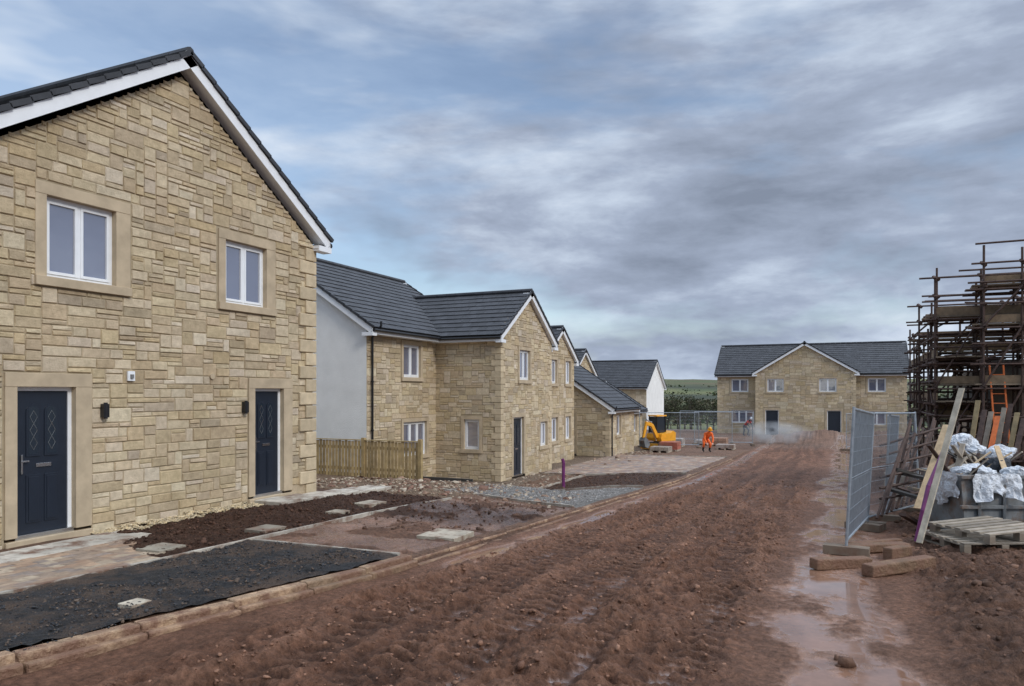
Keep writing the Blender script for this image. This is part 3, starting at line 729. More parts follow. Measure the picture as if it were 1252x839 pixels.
pts=[(0,0,0),(0,0,.5),(.01,0,.8),(-.01,.03,.92)]
for a,b_ in zip(pts,pts[1:]): mb.tube((x+a[0],y+a[1],z+a[2]),(x+b_[0],y+b_[1],z+b_[2]),.05,'purple_plastic',10)
mb.obj('purple_duct_pipe')

# ---------------------------------------------------------------- mesh fences
def heras(name,p,q,lean=(0,0),hgt=2.0,foot=True,wires=True,wr=.0022):
    p=Vector((*p,H(*p)));q=Vector((*q,H(*q)));d=(q-p);d.z=0;Lh=d.length;d.normalize();ln=Vector((lean[0],lean[1],0))
    up=(Vector((0,0,1))+ln).normalized();mb=MB()
    P=lambda a,c:p+Vector((0,0,(q.z-p.z)*a/Lh+.08))+d*a+up*c
    for a in(0,Lh): mb.tube(P(a,0),P(a,hgt+.03),.021,'galv_steel',8)
    for c in(.12,hgt): mb.tube(P(0,c),P(Lh,c),.019,'galv_steel',8)
    mb.tube(P(0,hgt*.5),P(Lh,hgt*.5),.006,'galv_steel',4)
    if wires:
        a=.05
        while a<Lh: mb.tube(P(a,.12),P(a,hgt),wr,'galv_steel',3,caps=False);a+=.045
        for i in range(1,9): mb.tube(P(0,.12+i*.21),P(Lh,.12+i*.21),wr,'galv_steel',3,caps=False)
    for a in(0,Lh):
        if foot:
            b_=p+d*a+Vector((0,0,(q.z-p.z)*a/Lh+.06));n_=Vector((-d.y,d.x,0))
            mb.beam(b_-n_*.3,b_+n_*.3,.2,.12,'concrete',(.5,.42,.36))
    return mb.obj(name)
heras('mesh_fence_panel',(11.55,-.05),(14.9,-.42),lean=(0,-.05),wr=.003)
heras('mesh_fence_panel',(14.6,-.35),(17.3,-1.45),lean=(0,.04),wr=.003)
heras('mesh_fence_panel',(16.2,-.75),(19.4,-1.1),lean=(0,-.05))
for a,b_ in(((43,11),(44,7.7)),((47,8.5),(48,5.1)),((36,-1.8),(39.4,-2.0)),((45.5,-.2),(49,-.9)),((50,10),(50,6.6))): heras('mesh_fence_panel',a,b_)

# ---------------------------------------------------------------- scaffolding + part-built house
sf=empty('scaffolding');mb=MB();bd=MB()
zg=-1.35
def sc_face(p0,dirv,nrm,nb,bay,ztop,decks,inner=1.2):
    p0=Vector((*p0,0));dv=Vector((*dirv,0));nv=Vector((*nrm,0))
    for i in range(nb+1):
        for k in(0,1):
            b_=p0+dv*(i*bay)-nv*(k*inner)
            zt=ztop+R.uniform(-.25,.35)-(.9 if k else 0)
            mb.tube(b_+Vector((0,0,zg)),b_+Vector((R.uniform(-.02,.02),R.uniform(-.02,.02),zt)),.029,'rusty_steel',6)
            for z in decks:
                for zz in(z-.15,z+.5,z+1.0):
                    if zz<zt: mb.tube(b_+Vector((-.05,-.05,zz-.05)),b_+Vector((.05,.05,zz+.05)),.05,'rusty_steel',5)
        for z in decks:
            a=p0+dv*(i*bay+.04)+nv*R.uniform(.12,.3)+Vector((0,0,z-.1));mb.tube(a,a-nv*(inner+R.uniform(.3,.7)),.027,'rusty_steel',6)
    for z in decks:
        for zz,k in((z-.15,0),(z-.15,1),(z+.5,0),(z+1.0,0),(z+.5,1)):
            if zz>ztop+.2: continue
            a=p0-dv*R.uniform(.15,.4)-nv*(k*inner-.05)+Vector((0,0,zz+R.uniform(-.03,.03)));mb.tube(a,a+dv*(nb*bay+R.uniform(.4,.8))+Vector((0,0,R.uniform(-.04,.04))),.027,'rusty_steel',6)
        for j in range(5):
            a=p0-nv*(.12+j*.235)+Vector((0,0,z-.04+R.uniform(-.006,.006)))-dv*R.uniform(.05,.3);v=R.uniform(.3,.7)
            bd.beam(a,a+dv*(nb*bay+.3),.22,.04,'grey_wood',(v,v*.9,v*.8))
        a=p0+nv*-.04+Vector((0,0,z+.09));bd.beam(a,a+dv*(nb*bay),.035,.2,'grey_wood',(.5,.42,.33))
    for i in range(0,nb,2):
        a=p0+dv*(i*bay)+nv*.06;b_=a+dv*bay
        for z0,z1 in zip(decks,decks[1:]): mb.tube(a+Vector((0,0,z0-.1)),b_+Vector((0,0,z1-.1)),.027,'rusty_steel',6)
DK=[.1,1.95,3.8]
sc_face((22.95,-2.3),(0,-1),(-1,0),5,1.05,4.9,DK)
sc_face((22.95,-2.3),(1,0),(0,1),5,1.6,3.7,[.1,1.5,2.7])
sc_face((22.2,-3.3),(0,-1),(-1,0),4,.85,5.5,[.1,1.95,3.5,4.5])
sc_face((24.5,-2.5),(0,-1),(-1,0),4,1.1,5.0,[1.0,2.9,4.0])
sc_face((26.2,-2.2),(0,-1),(-1,0),4,1.1,4.3,[1.2,2.5,3.4])
for i in range(26):
    a=Vector((22.1+R.uniform(0,3),-2.2-R.uniform(0,3.2),R.uniform(-.9,4.4)));mb.tube(a,a+Vector((R.uniform(-.4,.4),-R.uniform(.8,2.2),R.uniform(-.3,.9))),.025,'rusty_steel',6)
mb.obj('scaffold_tubes',sf);bd.obj('scaffold_boards',sf)
mb=MB()
for (a,b_) in(((22.0,-3.55,.2),(22.3,-3.45,2.4)),):
    a=Vector(a);b_=Vector(b_);o=Vector((0,.3,0))
    mb.tube(a,b_,.022,'orange_paint',6);mb.tube(a-o,b_-o,.022,'orange_paint',6)
    for i in range(1,9): c=a+(b_-a)*(i/9);mb.tube(c,c-o,.012,'orange_paint',6)
mb.obj('ladder',sf)
ph=empty('part_built_house');wl=MB()
f=frame((24.3,-3.8),(0,-1),(-1,0));wall(wl,f,8,zg-.3,ftop(2.6),[(1.2,2.4,-.2,1.0),(1.2,2.4,1.8,2.5)],.1,False,back='blockwork')
f=frame((24.3,-3.8),(1,0),(0,1));wall(wl,f,7.5,zg-.3,ftop(2.4),[(1.5,2.7,-.2,1.0),(4.5,5.5,-1.2,1.0)],.1,False,back='blockwork')
f=frame((31.8,-3.8),(0,-1),(1,0));wall(wl,f,8,zg-.3,ftop(2.4),[],.1,False,back='blockwork')
wl.obj('block_walls',ph)

# ---------------------------------------------------------------- right side site clutter
def P3(px,py,d):
    Xc=(px-626)*d/900
    return Vector((.4095*Xc+.9122*d,-.9122*Xc+.4095*d,1.7-(py-480)*d/900))
def pallet(name,cx,cy,z,rot,tilt=0):
    mb=MB();c,s=math.cos(rot),math.sin(rot)
    F=lambda a,b_,h_:Vector((cx+a*c-b_*s,cy+a*s+b_*c,z+h_+a*tilt))
    for i in range(7):
        y0=-.5+i*.157;v=R.uniform(.5,.95);mb.beam(F(-.6,y0+.05,.135),F(.6,y0+.05,.135),.1,.02,'grey_wood',(v,v,v))
    for i in range(3):
        x=-.55+i*.55;mb.beam(F(x,-.5,.112),F(x,.5,.112),.1,.02,'grey_wood',(.7,.7,.7))
        mb.beam(F(x,-.5,.01),F(x,.5,.01),.1,.02,'grey_wood',(.6,.6,.6))
        for j in(-.45,0,.45): mb.beam(F(x,j-.05,.06),F(x,j+.05,.06),.1,.085,'grey_wood',(.55,.52,.5))
    return mb.obj(name)
p=P3(1200,655,10.8);zz=H(p.x,p.y)+.03
pallet('wooden_pallet',p.x,p.y,zz,-1.1);pallet('wooden_pallet',p.x+.14,p.y-.13,zz+.155,-.85,.03);pallet('wooden_pallet',p.x+.5,p.y-.95,zz+.05,-.9,.1)
sk=empty('site_skip');mb=MB()
c=P3(1200,612,12.4);cx,cy=c.x,c.y;z0=H(cx,cy)+.03;an=-1.15
def RF(a,b_,h_): return (cx+a*math.cos(an)-b_*math.sin(an),cy+a*math.sin(an)+b_*math.cos(an),z0+h_)
hw=.68
mb.extr([(-hw+.08,0),(hw-.08,0),(hw,1.0),(-hw,1.0)],lambda a,b_,c_:RF(a,b_,c_),-.55,.55,'grey_bin')
for h_ in(.98,.5): 
    mb.beam(RF(-hw-.02,-.57,h_),RF(hw+.02,-.57,h_),.06,.06,'grey_bin');mb.beam(RF(-hw-.02,.57,h_),RF(hw+.02,.57,h_),.06,.06,'grey_bin')
for a in(-.4,0,.4): mb.beam(RF(a,-.58,.05),RF(a,-.58,.9),.05,.05,'grey_bin')
for a in(-.5,.5): mb.beam(RF(a,-.56,0),RF(a,.56,0),.1,.08,'grey_bin')
mb.obj('skip_body',sk,bevel=.01)
def sheet_blob(name,c,rx,ry,rz,sd,par,mat='white_sheet'):
    mb=MB();n1,n2=40,20;rw=[]
    for i in range(n2+1):
        th=math.pi*.62*i/n2;row=[]
        for j in range(n1):
            ph_=2*math.pi*j/n1;dx,dy,dz=math.sin(th)*math.cos(ph_),math.sin(th)*math.sin(ph_),math.cos(th)
            k_=1+.35*float(vn(dx*1.8+sd,dy*1.8+dz*1.3,sd))-.22*abs(float(vn(dx*3.5+dz*2,dy*3.5+dz,sd+3)))
            row.append((c[0]+dx*rx*k_,c[1]+dy*ry*k_,c[2]+dz*rz*k_))
        rw.append(row)
    for i in range(n2):
        for j in range(n1): mb.poly([rw[i][j],rw[i][(j+1)%n1],rw[i+1][(j+1)%n1],rw[i+1][j]],mat)
    return mb.obj(name,par)
def drape(name,o,e,dn,W_,H_,sd,par,amp=.06):
    o=Vector(o);e=Vector(e).normalized();dn=Vector(dn).normalized();nn=e.cross(dn).normalized();mb=MB();nx,nz=26,20;g=[]
    for i in range(nx+1):
        rowp=[]
        for j in range(nz+1):
            u_=i/nx;v_=j/nz;hh=H_*(1+.35*float(vn(u_*5+sd,1.3,sd)))
            w_=amp*(float(vn(u_*7+sd,v_*1.5,sd))*1.2+.6*float(vn(u_*15,v_*4+sd,sd+1)))*(.3+v_)
            rowp.append(o+e*(W_*(u_-.5)+.03*float(vn(u_*3,v_*5,sd+2)))+dn*(hh*v_)+nn*w_)
        g.append(rowp)
    for i in range(nx):
        for j in range(nz): mb.poly([g[i][j],g[i+1][j],g[i+1][j+1],g[i][j+1]],'white_sheet')
    return mb.obj(name,par)
ea=Vector(RF(1,0,0))-Vector(RF(0,0,0));eb=Vector(RF(0,1,0))-Vector(RF(0,0,0))
sheet_blob('plastic_sheet',RF(-.2,-.15,.98),.36,.34,.16,3,sk);sheet_blob('rubbish_bag',RF(.35,.15,1.0),.25,.25,.2,8,sk,'dark_cloth');sheet_blob('rubble_bag',RF(.3,-.3,1.0),.22,.22,.16,18,sk)
drape('hanging_sheet',RF(-.15,-.62,1.04),ea,Vector((0,0,-1))-eb*.1,.75,.38,5,sk);drape('hanging_sheet_end',RF(-.74,-.1,1.04),eb,Vector((0,0,-1)),.8,.5,9,sk)
mb=MB()
for i in range(26):
    a=R.uniform(-.6,.5);b_=R.uniform(-.45,.45);mb.beam(RF(a,b_,.95),RF(a+R.uniform(-.7,.7),b_+R.uniform(-.3,.5),1.0+R.uniform(0,.5)),R.choice([.04,.08]),.02,R.choice(['grey_wood','dark_board','rusty_steel','light_timber']))
mb.obj('waste_timber',sk)
for (px,py,d,s_,sd) in((1180,548,15,.34,12),(1222,556,14.6,.26,22),(1150,602,13.6,.22,32)): sheet_blob('builders_sack',P3(px,py,d),s_,s_,s_*.8,sd,None)
mb=MB()
a=P3(1124,664,10.9);b_=P3(1176,475,11.6);mb.beam(a,b_,.085,.03,'grey_wood',(1.1,1.15,1.15))
mb.obj('leaning_plank')
mb=MB();a=P3(1122,622,11.9);b_=P3(1158,520,12.5);mb.beam(a,b_,.12,.03,'light_timber')
mb.obj('leaning_plank')
mb=MB()
pp=[P3(1120,662,11.2),P3(1128,625,11.2),P3(1135,595,11.3),P3(1150,560,11.5),P3(1158,540,11.7)]
for a,b_ in zip(pp,pp[1:]): mb.tube(a,b_,.03,'purple_plastic',10)
mb.obj('purple_duct_pipe')
tr_=empty('steel_trestle');mb=MB()
for i in range(14):
    x0_=1072+i*6;d=13+i*.3
    a=P3(x0_,634-i*3,d);b_=P3(x0_+R.uniform(22,40),545-R.uniform(0,35),d+1.2);mb.tube(a,b_,.026,'rusty_steel',6)
for i in range(6):
    d=13.4+i*.3;mb.tube(P3(1076,610-i*13,d),P3(1150,598-i*15,d+.4),.024,'rusty_steel',6)
mb.obj('trestle_tubes',tr_)
mb=MB()
for i in range(8):
    d=16.5+R.uniform(-.5,.5);a=P3(1185+i*8,560,d);b_=P3(1196+i*8,494+R.uniform(-6,18),d+.4);mb.beam(a,b_,.10,.03,['fence_wood','rusty_steel','grey_wood','orange_paint','grey_wood','rusty_steel','fence_wood','rusty_steel'][i],(.6,.6,.6))
mb.obj('timber_boards')
mb=MB()
for i in range(7):
    for k_ in range(3):
        v=R.uniform(.5,.9);c=P3(1108+i*22,590,17.5);z=H(c.x,c.y);mb.box(c.x,c.x+.7,c.y,c.y+.44,z+k_*.22,z+k_*.22+.21,'concrete',(v,v*.95,v*.88))
mb.obj('concrete_block_stack',bevel=.008)
mb=MB()
for i in range(26):
    c=P3(1160+R.uniform(-50,100),590,14+R.uniform(-1.4,2));z=H(c.x,c.y);a_=R.uniform(0,3.1);l_=R.uniform(.4,1.0);dd=Vector((math.cos(a_),math.sin(a_),R.uniform(-.1,.35)))*l_
    mb.beam(Vector((c.x,c.y,z+.12+.03*i))-dd,Vector((c.x,c.y,z+.16+.03*i))+dd,.12,.05,R.choice(['grey_wood','dark_board','rusty_steel','grey_wood']),(.7,.66,.6))
mb.obj('timber_pile')
for i,(px0,py0,px1,py1,w_,h_) in enumerate([(994,683,1062,681,.17,.14),(1060,692,1138,680,.17,.15),(1020,664,1108,661,.2,.12),(1040,660,1100,655,.12,.1),(1085,672,1110,668,.15,.2)]):
    mb=MB();xa,ya=px2g(px0,py0+12);xb,yb=px2g(px1,py1+12);za=H(xa,ya)+.06;zb_=H(xb,yb)+.06
    mb.beam((xa,ya,za),(xb,yb,zb_),w_,h_,'kerb',(.55,.5,.46));mb.obj('loose_kerbstone',bevel=.02)
x,y=px2g(1034,812);scatter('mud_lump',[(x,y),(x+.1,y+.06),(x-.03,y+.05)],[.06,.04,.035],'mudclod',[(.12,.065,.042)],.9,.3,.0,True)

# ---------------------------------------------------------------- people
def person(name,loc,rot,nodes,edges,mats,headc,headdir,hat='white_sheet',cloth='hivis'):
    par=empty(name);par.location=loc;par.rotation_euler=(0,0,rot)
    names=list(nodes);me=bpy.data.meshes.new('b');me.from_pydata([nodes[n_][0] for n_ in names],[(names.index(a),names.index(b_)) for a,b_ in edges],[])
    o=bpy.data.objects.new('b',me);sc.collection.objects.link(o);md=o.modifiers.new('s','SKIN')
    for i,n_ in enumerate(names):
        r_=nodes[n_][1];me.skin_vertices[0].data[i].radius=(r_,r_) if not isinstance(r_,tuple) else r_
        me.skin_vertices[0].data[i].use_root=(i==0)
    o.modifiers.new('u','SUBSURF').levels=2
    dg=bpy.context.evaluated_depsgraph_get();ev=o.evaluated_get(dg);m2=bpy.data.meshes.new_from_object(ev)
    bpy.data.objects.remove(o)
    ml=list(dict.fromkeys(mats.values()));m2.materials.clear()
    for m_ in ml:m2.materials.append(MATS[m_])
    P=[Vector(nodes[n_][0]) for n_ in names]
    for pl in m2.polygons:
        k_=min(range(len(P)),key=lambda i:(P[i]-pl.center).length);pl.material_index=ml.index(mats[names[k_]]);pl.use_smooth=True
    bo=bpy.data.objects.new('body',m2);sc.collection.objects.link(bo);bo.parent=par
    hc=Vector(headc);fd=Vector(headdir).normalized();sd=fd.cross(Vector((0,0,1))).normalized();up=sd.cross(fd).normalized()
    mb=MB();n1,n2=16,12
    def hp(th,ph_,k_=1.0):
        x,y,z=math.sin(th)*math.cos(ph_),math.sin(th)*math.sin(ph_),math.cos(th)
        w_=.078*(1-.18*max(0,-z));return hc+fd*(x*.098*k_+(.008 if z<0 and x>0 else 0))+sd*(y*w_*k_)+up*(z*.12*k_)
    for i in range(n2):
        for j in range(n1):
            a=[hp(math.pi*(i+u_)/n2,2*math.pi*(j+v_)/n1) for u_,v_ in((0,0),(1,0),(1,1),(0,1))];mb.poly(a,'skin')
    mb.tube(hc+fd*.09+up*.02,hc+fd*.12-up*.02,.008,'skin',6,r2=.016)
    for s_ in(-1,1):
        mb.tube(hc+fd*.088+sd*s_*.03+up*.01,hc+fd*.097+sd*s_*.03+up*.01,.01,'rubber',8);mb.tube(hc+sd*s_*.072-up*.03,hc+sd*s_*.082+up*.03,.014,'skin',6)
    mb.beam(hc+fd*.088+sd*.025-up*.052,hc+fd*.088-sd*.025-up*.052,.01,.008,'red_cloth')
    for i in range(5):
        for j in range(n1):
            a=[hp(math.pi*.5*(i+u_)/5,2*math.pi*(j+v_)/n1,1.22)+up*.02 for u_,v_ in((0,0),(1,0),(1,1),(0,1))];mb.poly(a,hat)
    mb.tube(hc+up*.012+fd*.02,hc+up*.022+fd*.02,.135,hat,16)
    mb.obj('head',par,smooth=True)
    mb=MB()
    for sfx in('l','r'):
        e=Vector(nodes['elbow_'+sfx][0]);w_=Vector(nodes['wrist_'+sfx][0]);d=(w_-e).normalized();s_=d.cross(Vector((1,0,.2))).normalized();n_=s_.cross(d)
        mb.beam(w_,w_+d*.09,.08,.03,'skin',up=tuple(n_))
        for k_,(o_,l_) in enumerate(((-.03,.07),(-.01,.08),(.01,.075),(.03,.055))):
            b0=w_+d*.09+s_*o_;b1=b0+d*l_*.5+n_*.008;mb.tube(b0,b1,.009,'skin',6);mb.tube(b1,b1+d*l_*.35+n_*.03,.008,'skin',6,r2=.006)
        b0=w_+d*.03-s_*.035;mb.tube(b0,b0+d*.04-s_*.035,.011,'skin',6,r2=.008)
    mb.obj('hands',par)
    return par
def body(lean,knee,arm):
    hz=.9-knee;hx=-.12*(knee>.05)-lean*.25
    sx=hx+lean*.5;sz=hz+math.sqrt(max(.04,.27-(lean*.5)**2))
    N={'pelvis':((hx,0,hz),(.15,.12)),'waist':(((hx*.6+sx*.4),0,hz*.6+sz*.4),(.14,.11)),'chest':((sx,0,sz-.05),(.17,.13)),'neck':((sx+.06+lean*.04,0,sz+.08),.06),'headb':((sx+.1+lean*.06,0,sz+.15),.055)}
    E=[('pelvis','waist'),('waist','chest'),('chest','neck'),('neck','headb')]
    for s_,y in(('l',.1),('r',-.1)):
        kx=hx+.1+knee*.6;st_=.12 if s_=='l' else -.08
        N['hip_'+s_]=((hx,y,hz-.04),.1);N['knee_'+s_]=((kx+st_,y*1.4,.48-knee*.15),.07);N['ankle_'+s_]=((hx+.05+st_,y*1.4,.09),.05);N['toe_'+s_]=((hx+.24+st_,y*1.5,.05),.045)
        E+=[('pelvis','hip_'+s_),('hip_'+s_,'knee_'+s_),('knee_'+s_,'ankle_'+s_),('ankle_'+s_,'toe_'+s_)]
        N['sh_'+s_]=((sx,y*1.9,sz-.02),.075);N['elbow_'+s_]=((sx+arm*.12,y*2.3,sz-.29),.052);N['wrist_'+s_]=((sx+arm*.32,y*1.6,sz-.5),.036)
        E+=[('chest','sh_'+s_),('sh_'+s_,'elbow_'+s_),('elbow_'+s_,'wrist_'+s_)]
    return N,E,(sx+.14+lean*.1,0,sz+.24-lean*.05)
N,E,hc=body(.8,.22,.6)
mt={k_:'hivis' for k_ in N};mt['headb']='skin'
for k_ in('toe_l','toe_r','ankle_l','ankle_r'): mt[k_]='rubber'
person('construction_worker',(39.8,6.5,H(39.8,6.5)),math.radians(-150),N,E,mt,hc,(1,0,-.6),'yellow_paint')
N,E,hc=body(.75,.1,.9)
mt={k_:'dark_cloth' for k_ in N};mt['headb']='skin'
for k_ in('chest','sh_l','sh_r','waist'): mt[k_]='red_cloth'
x,y=.4095*18.6+.9122*58,-.9122*18.6+.4095*58
person('construction_worker',(x,y,H(x,y)),math.radians(-120),N,E,mt,hc,(1,0,-.6),'white_sheet')

# ---------------------------------------------------------------- mini excavator
ex=empty('mini_excavator');ex.location=(41.6,9.5,H(41.6,9.5)+.02);ex.rotation_euler=(0,0,math.radians(150));ex.scale=(.92,.92,.95);mb=MB()
F=lambda a,b_,c_:(a,b_,c_)
for s_ in(-1,1):
    pr=[]
    for i in range(9): an=math.pi/2+math.pi*i/8;pr.append((-.62+.2*math.cos(an),.2+.2*math.sin(an)))
    for i in range(9): an=-math.pi/2+math.pi*i/8;pr.append((.62+.2*math.cos(an),.2+.2*math.sin(an)))
    mb.extr(pr,F,s_*.62-.13,s_*.62+.13,'rubber')
    for x in(-.62,-.2,.2,.62): mb.tube((x,s_*.62-.15,.2),(x,s_*.62+.15,.2),.11,'grey_bin',12)
mb.box(-.4,.4,-.5,.5,.2,.42,'grey_bin');mb.tube((0,0,.4),(0,0,.52),.35,'grey_bin',16)
pr=[(-.8,.52),(.45,.52),(.5,.7),(.42,.95),(-.35,1.0),(-.6,1.12),(-.82,1.0)]
mb.extr(pr,F,-.62,.62,'yellow_paint')
for x in(-.45,.35):
    for y in(-.52,.12): mb.beam((x,y,.95),(x*.92,y,1.98),.06,.06,'black_plastic')
mb.box(-.5,.4,-.57,.17,1.97,2.05,'yellow_paint');mb.box(-.42,.32,-.5,.1,1.0,1.95,'glass_dark')
bm=[(.5,.3,.75),(1.0,.3,1.5),(1.5,.3,1.6)]
mb.beam(bm[0],bm[1],.16,.22,'yellow_paint');mb.beam(bm[1],bm[2],.15,.2,'yellow_paint');mb.beam((1.42,.3,1.7),(1.7,.3,.75),.12,.16,'yellow_paint');mb.tube((.6,.3,.6),(1.05,.3,1.35),.04,'chrome',8);mb.tube((1.0,.3,1.65),(1.45,.3,1.8),.04,'chrome',8)
mb.extr([(1.7,.8),(1.85,.6),(1.75,.25),(1.5,.15),(1.35,.35),(1.5,.65)],F,.08,.52,'grey_bin')
mb.extr([(.85,.05),(.92,.05),(.9,.4),(.85,.4)],F,-.7,.7,'yellow_paint');mb.beam((.4,-.3,.3),(.87,-.3,.2),.08,.08,'grey_bin');mb.beam((.4,.3,.3),(.87,.3,.2),.08,.08,'grey_bin')
mb.obj('excavator_body',ex,bevel=.015)
def packs(name,x,y,c,n_=3):
    mb=MB();z=H(x,y)
    for i in range(n_):
        for j in range(4):
            for k_ in range(4):
                v=R.uniform(.8,1.2);mb.box(x+k_*.25,x+k_*.25+.24,y+j*.25,y+j*.25+.24,z+.1+i*.2,z+.1+i*.2+.19,'paver',(c[0]*v,c[1]*v,c[2]*v))
    for j in range(3): mb.box(x,x+1,y+j*.42,y+j*.42+.1,z,z+.09,'grey_wood')
    mb.obj(name)
for (x,y,c) in((43,5.6,(.3,.25,.22)),(38.9,8.4,(.28,.24,.2)),(46.5,6.5,(.33,.2,.14)),(44.5,8.8,(.4,.38,.36)),(40.2,8.2,(.4,.12,.08)),(47,7.5,(.4,.38,.36))): packs('paver_pack',x,y,c,R.choice([1,2,2]))
# dust drifting off the cutting work
m=bpy.data.materials.new('dust');m.use_nodes=True;t=m.node_tree
for n_ in list(t.nodes):t.nodes.remove(n_)
o_=node(t,'ShaderNodeOutputMaterial');vs=node(t,'ShaderNodeVolumeScatter');vs.inputs['Color'].default_value=(.95,.95,.97,1)
tcc=node(t,'ShaderNodeTexCoord');ln=node(t,'ShaderNodeVectorMath',operation='LENGTH');L(t,tcc.outputs['Object'],ln.inputs[0])
fo=node(t,'ShaderNodeMapRange');L(t,ln.outputs['Value'],fo.inputs[0]);fo.inputs[1].default_value=.2;fo.inputs[2].default_value=1;fo.inputs[3].default_value=1;fo.inputs[4].default_value=0
nn=noise(t,1.1,3,.6);nr_=ramp(t,nn.outputs['Fac'],[(.35,(0,0,0)),(.65,(1,1,1))])
q1=node(t,'ShaderNodeMath',operation='MULTIPLY');L(t,fo.outputs[0],q1.inputs[0]);L(t,nr_.outputs[0],q1.inputs[1]);q2=node(t,'ShaderNodeMath',operation='MULTIPLY');L(t,q1.outputs[0],q2.inputs[0]);q2.inputs[1].default_value=1.6;L(t,q2.outputs[0],vs.inputs['Density']);L(t,vs.outputs[0],o_.inputs['Volume'])
MATS['dust']=m
mb=MB()
for i in range(8):
    for j in range(12):
        S_=lambda u,v:(math.sin(math.pi*u/8)*math.cos(2*math.pi*v/12),math.sin(math.pi*u/8)*math.sin(2*math.pi*v/12),math.cos(math.pi*u/8))
        mb.poly([S_(i,j),S_(i+1,j),S_(i+1,j+1),S_(i,j+1)],'dust')
du=mb.obj('dust_cloud');du.location=(51.0,4.0,-.95);du.scale=(1.2,2.6,.85)

# ---------------------------------------------------------------- distant trees
mb=MB();rt=random.Random(9)
def tree(mb,x,y,hh,den,cols):
    z=H(x,y)-.3
    def br(p,d,l,r_,dep):
        q=p+d*l;mb.tube(p,q,r_,'bark',4,r2=r_*.65,caps=False)
        if dep>=2:
            for _ in range(den):
                c=q+Vector((rt.gauss(0,1),rt.gauss(0,1),rt.gauss(0,.8)))*hh*.06;s_=hh*.012*rt.uniform(.6,1.5)
                a=Vector((rt.gauss(0,1),rt.gauss(0,1),rt.gauss(0,1))).normalized()*s_;b_=Vector((rt.gauss(0,1),rt.gauss(0,1),rt.gauss(0,1))).normalized()*s_
                v=rt.uniform(.6,1.3);cl=cols[rt.randrange(len(cols))];mb.poly([c-a,c+b_,c+a,c-b_*.7],'leaf',tuple(k_*v for k_ in cl))
        if dep<4:
            for _ in range(3 if dep<3 else 2):
                nd=(d+Vector((rt.gauss(0,.55),rt.gauss(0,.55),rt.gauss(.1,.35)))).normalized();br(q,nd,l*rt.uniform(.62,.8),r_*.6,dep+1)
    br(Vector((x,y,z)),Vector((rt.gauss(0,.06),rt.gauss(0,.06),1)).normalized(),hh*.26,hh*.022,0)
G=[(.045,.052,.024),(.075,.068,.036),(.035,.042,.022)]
for i in range(22):
    d=118+rt.uniform(-10,30);px=794+i*5.4+rt.uniform(-3,3);Xc=(px-626)*d/900;tree(mb,.4095*Xc+.9122*d,-.9122*Xc+.4095*d,rt.uniform(5.5,9),11,G)
for i in range(6):
    d=115+rt.uniform(-5,15);px=1110+i*14;Xc=(px-626)*d/900;tree(mb,.4095*Xc+.9122*d,-.9122*Xc+.4095*d,rt.uniform(5,8),6,G)
mb.obj('distant_trees')
mb=MB()
for i in range(260):
    d=rt.uniform(260,900);Xc=rt.uniform(-.1,.9)*d;x=.4095*Xc+.9122*d;y=-.9122*Xc+.4095*d;z=H(x,y);s_=rt.uniform(3,6)
    for _ in range(26):
        c=Vector((x+rt.gauss(0,s_*.8),y+rt.gauss(0,s_*1.8),z+abs(rt.gauss(0,s_*.3))));a=Vector((rt.gauss(0,1),rt.gauss(0,1),rt.gauss(0,1))).normalized()*s_*.25;b_=Vector((rt.gauss(0,1),rt.gauss(0,1),rt.gauss(0,1))).normalized()*s_*.25
        mb.poly([c-a,c+b_,c+a,c-b_],'leaf',tuple(k_*rt.uniform(.7,1.3) for k_ in G[0]))
mb.obj('distant_hedgerows')

# ---------------------------------------------------------------- world, sun, camera
wd=bpy.data.worlds.new('World');sc.world=wd;wd.use_nodes=True;t=wd.node_tree
for n_ in list(t.nodes):t.nodes.remove(n_)
out=node(t,'ShaderNodeOutputWorld');bg1=node(t,'ShaderNodeBackground');bg2=node(t,'ShaderNodeBackground')
sun_dir=Vector((-.26,-.72,.54)).normalized()
sky=node(t,'ShaderNodeTexSky',sky_type='NISHITA',sun_disc=False);sky.sun_elevation=math.asin(sun_dir.z);sky.sun_rotation=math.atan2(sun_dir.x,sun_dir.y)
L(t,sky.outputs[0],bg1.inputs[0]);bg1.inputs[1].default_value=.15
tc=node(t,'ShaderNodeTexCoord');sp=node(t,'ShaderNodeSeparateXYZ');L(t,tc.outputs['Generated'],sp.inputs[0])
def M(op,a,b_=None,c=None,cl=False):
    n_=node(t,'ShaderNodeMath',operation=op);n_.use_clamp=cl
    for i,v in enumerate((a,b_,c)):
        if v is None: continue
        if isinstance(v,(int,float)): n_.inputs[i].default_value=v
        else: L(t,v,n_.inputs[i])
    return n_.outputs[0]
zz=M('MAXIMUM',sp.outputs[2],0);den=M('ADD',zz,.55)
cb=node(t,'ShaderNodeCombineXYZ');L(t,M('DIVIDE',sp.outputs[0],den),cb.inputs[0]);L(t,M('DIVIDE',sp.outputs[1],den),cb.inputs[1]);L(t,M('MULTIPLY',zz,3.6),cb.inputs[2])
def cn(scale,detail,off,dist=0.,rough=.55):
    mp=node(t,'ShaderNodeMapping');mp.inputs['Location'].default_value=off;L(t,cb.outputs[0],mp.inputs[0])
    n_=noise(t,scale,detail,rough,mp.outputs[0]);n_.inputs['Distortion'].default_value=dist;return n_.outputs[0]
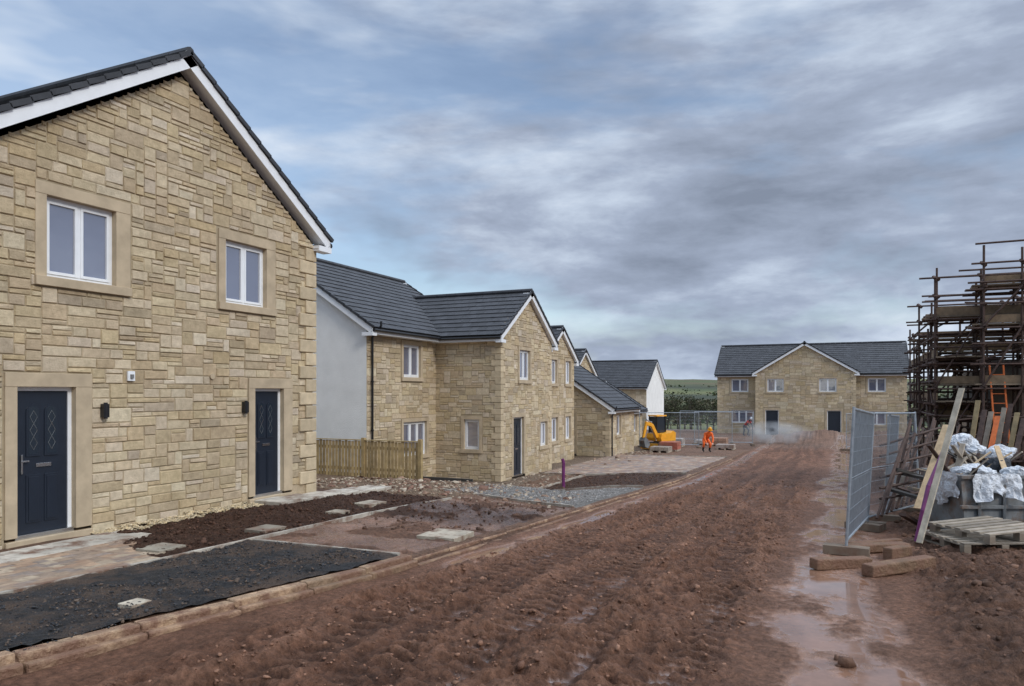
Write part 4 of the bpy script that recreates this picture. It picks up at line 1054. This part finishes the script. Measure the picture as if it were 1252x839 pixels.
nA=cn(1.5,7,(3.2,1.4,0),.15,.56);nB=cn(4.2,6,(7.7,2.2,1),.15,.6);nC=cn(1.3,5,(1.7,5.2,4),.2,.6)
lat=M('SUBTRACT',M('MULTIPLY',sp.outputs[1],.9122),M('MULTIPLY',sp.outputs[0],.4095))
v=M('ADD',M('MULTIPLY',nA,.66),M('MULTIPLY',nB,.34))
v=M('ADD',v,M('MULTIPLY',lat,-.10))
v=M('ADD',v,M('MULTIPLY',M('ABSOLUTE',M('SUBTRACT',zz,.24)),-.36));v=M('ADD',v,.030)
r=ramp(t,v,[(.40,(.74,.82,.93)),(.47,(.55,.635,.77)),(.54,(.375,.44,.57)),(.65,(.235,.28,.37))])
lowz=M('SUBTRACT',M('MULTIPLY',zz,4.0),1.9,None,True)
bri=M('MULTIPLY_ADD',lowz,3.0,1.0)
L(t,r.outputs[0],bg2.inputs[0]);L(t,bri,bg2.inputs[1])
bm_=M('ADD',M('ADD',nC,M('MULTIPLY',lat,.24)),M('MULTIPLY',zz,.28))
mk=ramp(t,bm_,[(.54,(1,1,1)),(.68,(.25,.25,.25))])
mx=node(t,'ShaderNodeMixShader');L(t,mk.outputs[0],mx.inputs[0]);L(t,bg1.outputs[0],mx.inputs[1]);L(t,bg2.outputs[0],mx.inputs[2]);L(t,mx.outputs[0],out.inputs[0])
sl=bpy.data.lights.new('sun','SUN');sl.energy=1.5;sl.angle=math.radians(14);sl.color=(1,.95,.87)
so=bpy.data.objects.new('sun',sl);sc.collection.objects.link(so);so.rotation_euler=(-sun_dir).to_track_quat('-Z','Y').to_euler()
cam=bpy.data.cameras.new('camera');co=bpy.data.objects.new('camera',cam);sc.collection.objects.link(co);sc.camera=co
cam.sensor_width=36;cam.lens=900/1252*36;cam.shift_y=60.5/1252;cam.clip_end=9000;cam.clip_start=.05
co.location=(0,0,1.7);co.rotation_euler=(math.radians(90),0,math.radians(24.17-90))
sc.view_settings.view_transform='Standard';sc.view_settings.look='None';sc.view_settings.exposure=0
